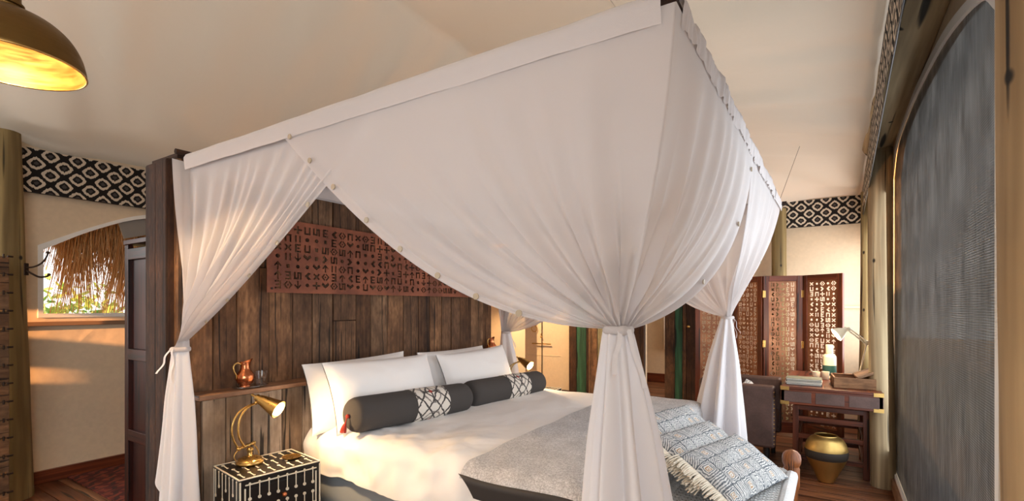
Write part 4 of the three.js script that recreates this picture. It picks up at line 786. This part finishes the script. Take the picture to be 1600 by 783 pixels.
[[0.26, 0.19, 0.014, 'navy', 'dark folder at the bottom of the stack on the desk', 0.02], [0.26, 0.185, 0.012, 'paper', 'white book in the middle of the stack on the desk', -0.03], [0.255, 0.185, 0.012, 'navy', 'dark grey book second from the top on the desk', 0.03], [0.26, 0.19, 0.014, 'cover', 'olive covered book on top of the stack on the desk', 0]].reduce((y, [w, d, h, m, label, a]) => {
  const t = thing('book', label, 'book', [4.86, y, -0.2], Math.PI / 2 + a);
  part(t, 'cover', [box(d, 0.0022, w, [0, 0.0012, 0], { r: 0.0005 }), box(d, 0.0022, w, [0, h - 0.0012, 0], { r: 0.0005 }), box(0.003, h, w, [-d / 2, h / 2, 0], { r: 0.0005 })].map((g) => g.rotateY(Math.PI / 2)), M[m]);
  part(t, 'pages', box(w - 0.012, h - 0.005, d - 0.012, [0, h / 2, 0], { r: 0.0005 }), M.paper); return y + h;
}, onDesk);
{
  const t = thing('tray_box', 'brown wooden desk box with its sloping lid slid open', 'box', [4.92, onDesk, 0.16], 0.08), h = 0.085;
  part(t, 'base_board', box(0.28, 0.012, 0.32, [0, 0.006, 0], { grain: 'z' }), M.plank[3]);
  for (const s of [-1, 1]) { part(t, 'side_board', box(0.014, h, 0.32, [s * 0.14, h / 2, 0], { grain: 'z' }), M.plank[3]); part(t, 'end_board', box(0.28, h, 0.014, [0, h / 2, s * 0.155], { grain: 'x' }), M.plank[3]); }
  part(t, 'lid', box(0.27, 0.02, 0.2, [0, 0.125, 0.09], { grain: 'z', rot: [-0.42, 0, 0] }), M.plank[0]);
}
{
  const t = thing('flask', 'cream vacuum flask with pale cup lid standing on the desk', 'flask', [5.36, onDesk, -0.02]);
  part(t, 'body', lathe([[0, 0], [0.05, 0], [0.054, 0.008], [0.054, 0.19], [0.05, 0.205], [0.034, 0.222], [0, 0.224]], 36), M.cream);
  part(t, 'stripe', lathe([[0.0548, 0.03], [0.0548, 0.12]], 36), M.teal, 'dark green band');
  part(t, 'cup_lid', lathe([[0, 0.222], [0.03, 0.222], [0.031, 0.3], [0.027, 0.306], [0, 0.307]], 28), M.bone);
  part(t, 'handle', tube([[0.05, 0.19, 0.015], [0.085, 0.18, 0.02], [0.085, 0.08, 0.02], [0.052, 0.06, 0.015]], 0.006, 24, 8), M.cream);
}
const cup = solo('cup', 'small white cup on the desk nearer the stack of books', 'cup', lathe([[0, 0], [0.026, 0], [0.032, 0.07], [0.03, 0.07], [0.024, 0.004], [0, 0.004]], 28), M.bone, undefined, [5.22, onDesk, -0.12]);
copy(cup, [5.26, onDesk, -0.05], 'small white cup on the desk beside the cream flask');
{
  const t = thing('desk_lamp', 'lit cream jointed desk lamp on the desk beside the log post', 'lamp', [5.15, onDesk, 0.2], 0);
  part(t, 'base', lathe([[0, 0], [0.075, 0], [0.08, 0.015], [0.07, 0.05], [0.05, 0.085], [0.02, 0.1], [0, 0.102]], 32), M.black, 'black rounded base');
  const E = V(0.0, 0.345, 0.045), S = V(-0.04, 0.46, -0.08), a = V(0, 0.1, 0);
  for (const k of [-1, 1]) { part(t, 'lower_arm', rod([a.x + k * 0.014, a.y, a.z], [E.x + k * 0.012, E.y, E.z], 0.006), M.cream); part(t, 'upper_arm', rod([E.x + k * 0.012, E.y + 0.012 * k, E.z], [S.x + k * 0.01, S.y + 0.012 * k, S.z], 0.006), M.cream); }
  part(t, 'elbow', [ball(0.022, E.toArray()), ball(0.018, S.toArray())], M.cream);
  const dir = V(-0.25, -0.55, -0.8).normalize(), top = V(-0.04, 0.465, -0.09);
  const sh = part(t, 'shade', orient(lathe([[0, 0], [0.02, 0.002], [0.024, 0.03], [0.04, 0.05], [0.062, 0.1], [0.06, 0.1], [0.037, 0.052], [0.02, 0.033], [0, 0.03]], 32), dir.toArray()).translate(top.x, top.y, top.z), M.cream);
  const b = top.clone().addScaledVector(dir, 0.082); part(sh, 'bulb', ball(0.026, b.toArray()), M.bulb);
  const l = new THREE.PointLight(new THREE.Color(1, 0.72, 0.42), 0.6); l.position.copy(b).addScaledVector(dir, 0.012); l.castShadow = true; t.add(l);
}
{
  const t = thing('urn', 'round brass urn with a dark band standing on the floor boards', 'urn', [4.75, 0, -0.04]), sm = (l) => new THREE.CatmullRomCurve3(l.map((p) => V(p[0], p[1], 0))).getPoints(80).map((p) => [Math.max(0, p.x), p.y]);
  part(t, 'body', lathe(sm([[0, 0.004], [0.055, 0.002], [0.06, 0.012], [0.085, 0.07], [0.128, 0.155], [0.15, 0.225], [0.146, 0.29], [0.118, 0.345], [0.083, 0.372], [0.08, 0.378], [0.074, 0.372], [0.1, 0.34], [0.13, 0.28], [0.13, 0.22], [0.06, 0.04], [0, 0.03]]), 56), M.brassSatin);
  part(t, 'dark_band', lathe(sm([[0.141, 0.19], [0.151, 0.215], [0.153, 0.24], [0.151, 0.262]]), 56), std({ color: '#3a332c', roughness: 0.6, metalness: 0.3 }), 'matt dark band');
}
{
  const t = thing('folding_screen', 'folding wooden screen with panels of pierced bronze sheet before the end wall', 'screen', [6.1, 0, -0.6]);
  const P = [[6.27, -1.4], [6.36, -0.98], [6.13, -0.645], [6.235, -0.267], [5.975, 0.1]], H = 1.73;
  for (let k = 0; k < 4; k++) {
    const A = P[k], B = P[k + 1], W = Math.hypot(B[0] - A[0], B[1] - A[1]) - 0.008, turn = -Math.atan2(B[1] - A[1], B[0] - A[0]);
    const fr = new THREE.Group(); fr.name = 'panel'; t.add(fr); fr.position.set((A[0] + B[0]) / 2 - 6.1, 0, (A[1] + B[1]) / 2 + 0.6); fr.rotation.y = turn;
    for (const s of [-1, 1]) part(fr, 'stile', box(0.055, H, 0.03, [s * (W / 2 - 0.0275), H / 2 + 0.02, 0]), M.mahog);
    for (const [y, h] of [[H - 0.01, 0.06], [0.09, 0.12]]) part(fr, 'rail', box(W - 0.11, h, 0.028, [0, y, 0], { grain: 'x' }), M.mahog);
    part(fr, 'pierced_sheet', glyphSheet(W - 0.1, H - 0.13, 5, 28, 0.02, 0.04, 60 + k, 0.003).translate(0, H / 2 + 0.055, -0.001), M.bronze);
    if (k) for (const y of [0.35, 1.0, 1.55]) part(fr, 'hinge', [rod([-W / 2 - 0.004, y - 0.04, 0.016], [-W / 2 - 0.004, y + 0.04, 0.016], 0.006), box(0.02, 0.075, 0.003, [-W / 2 + 0.012, y, 0.017], { r: 0.001 })], M.brass);
  }
}
renderer.render(scene, camera);
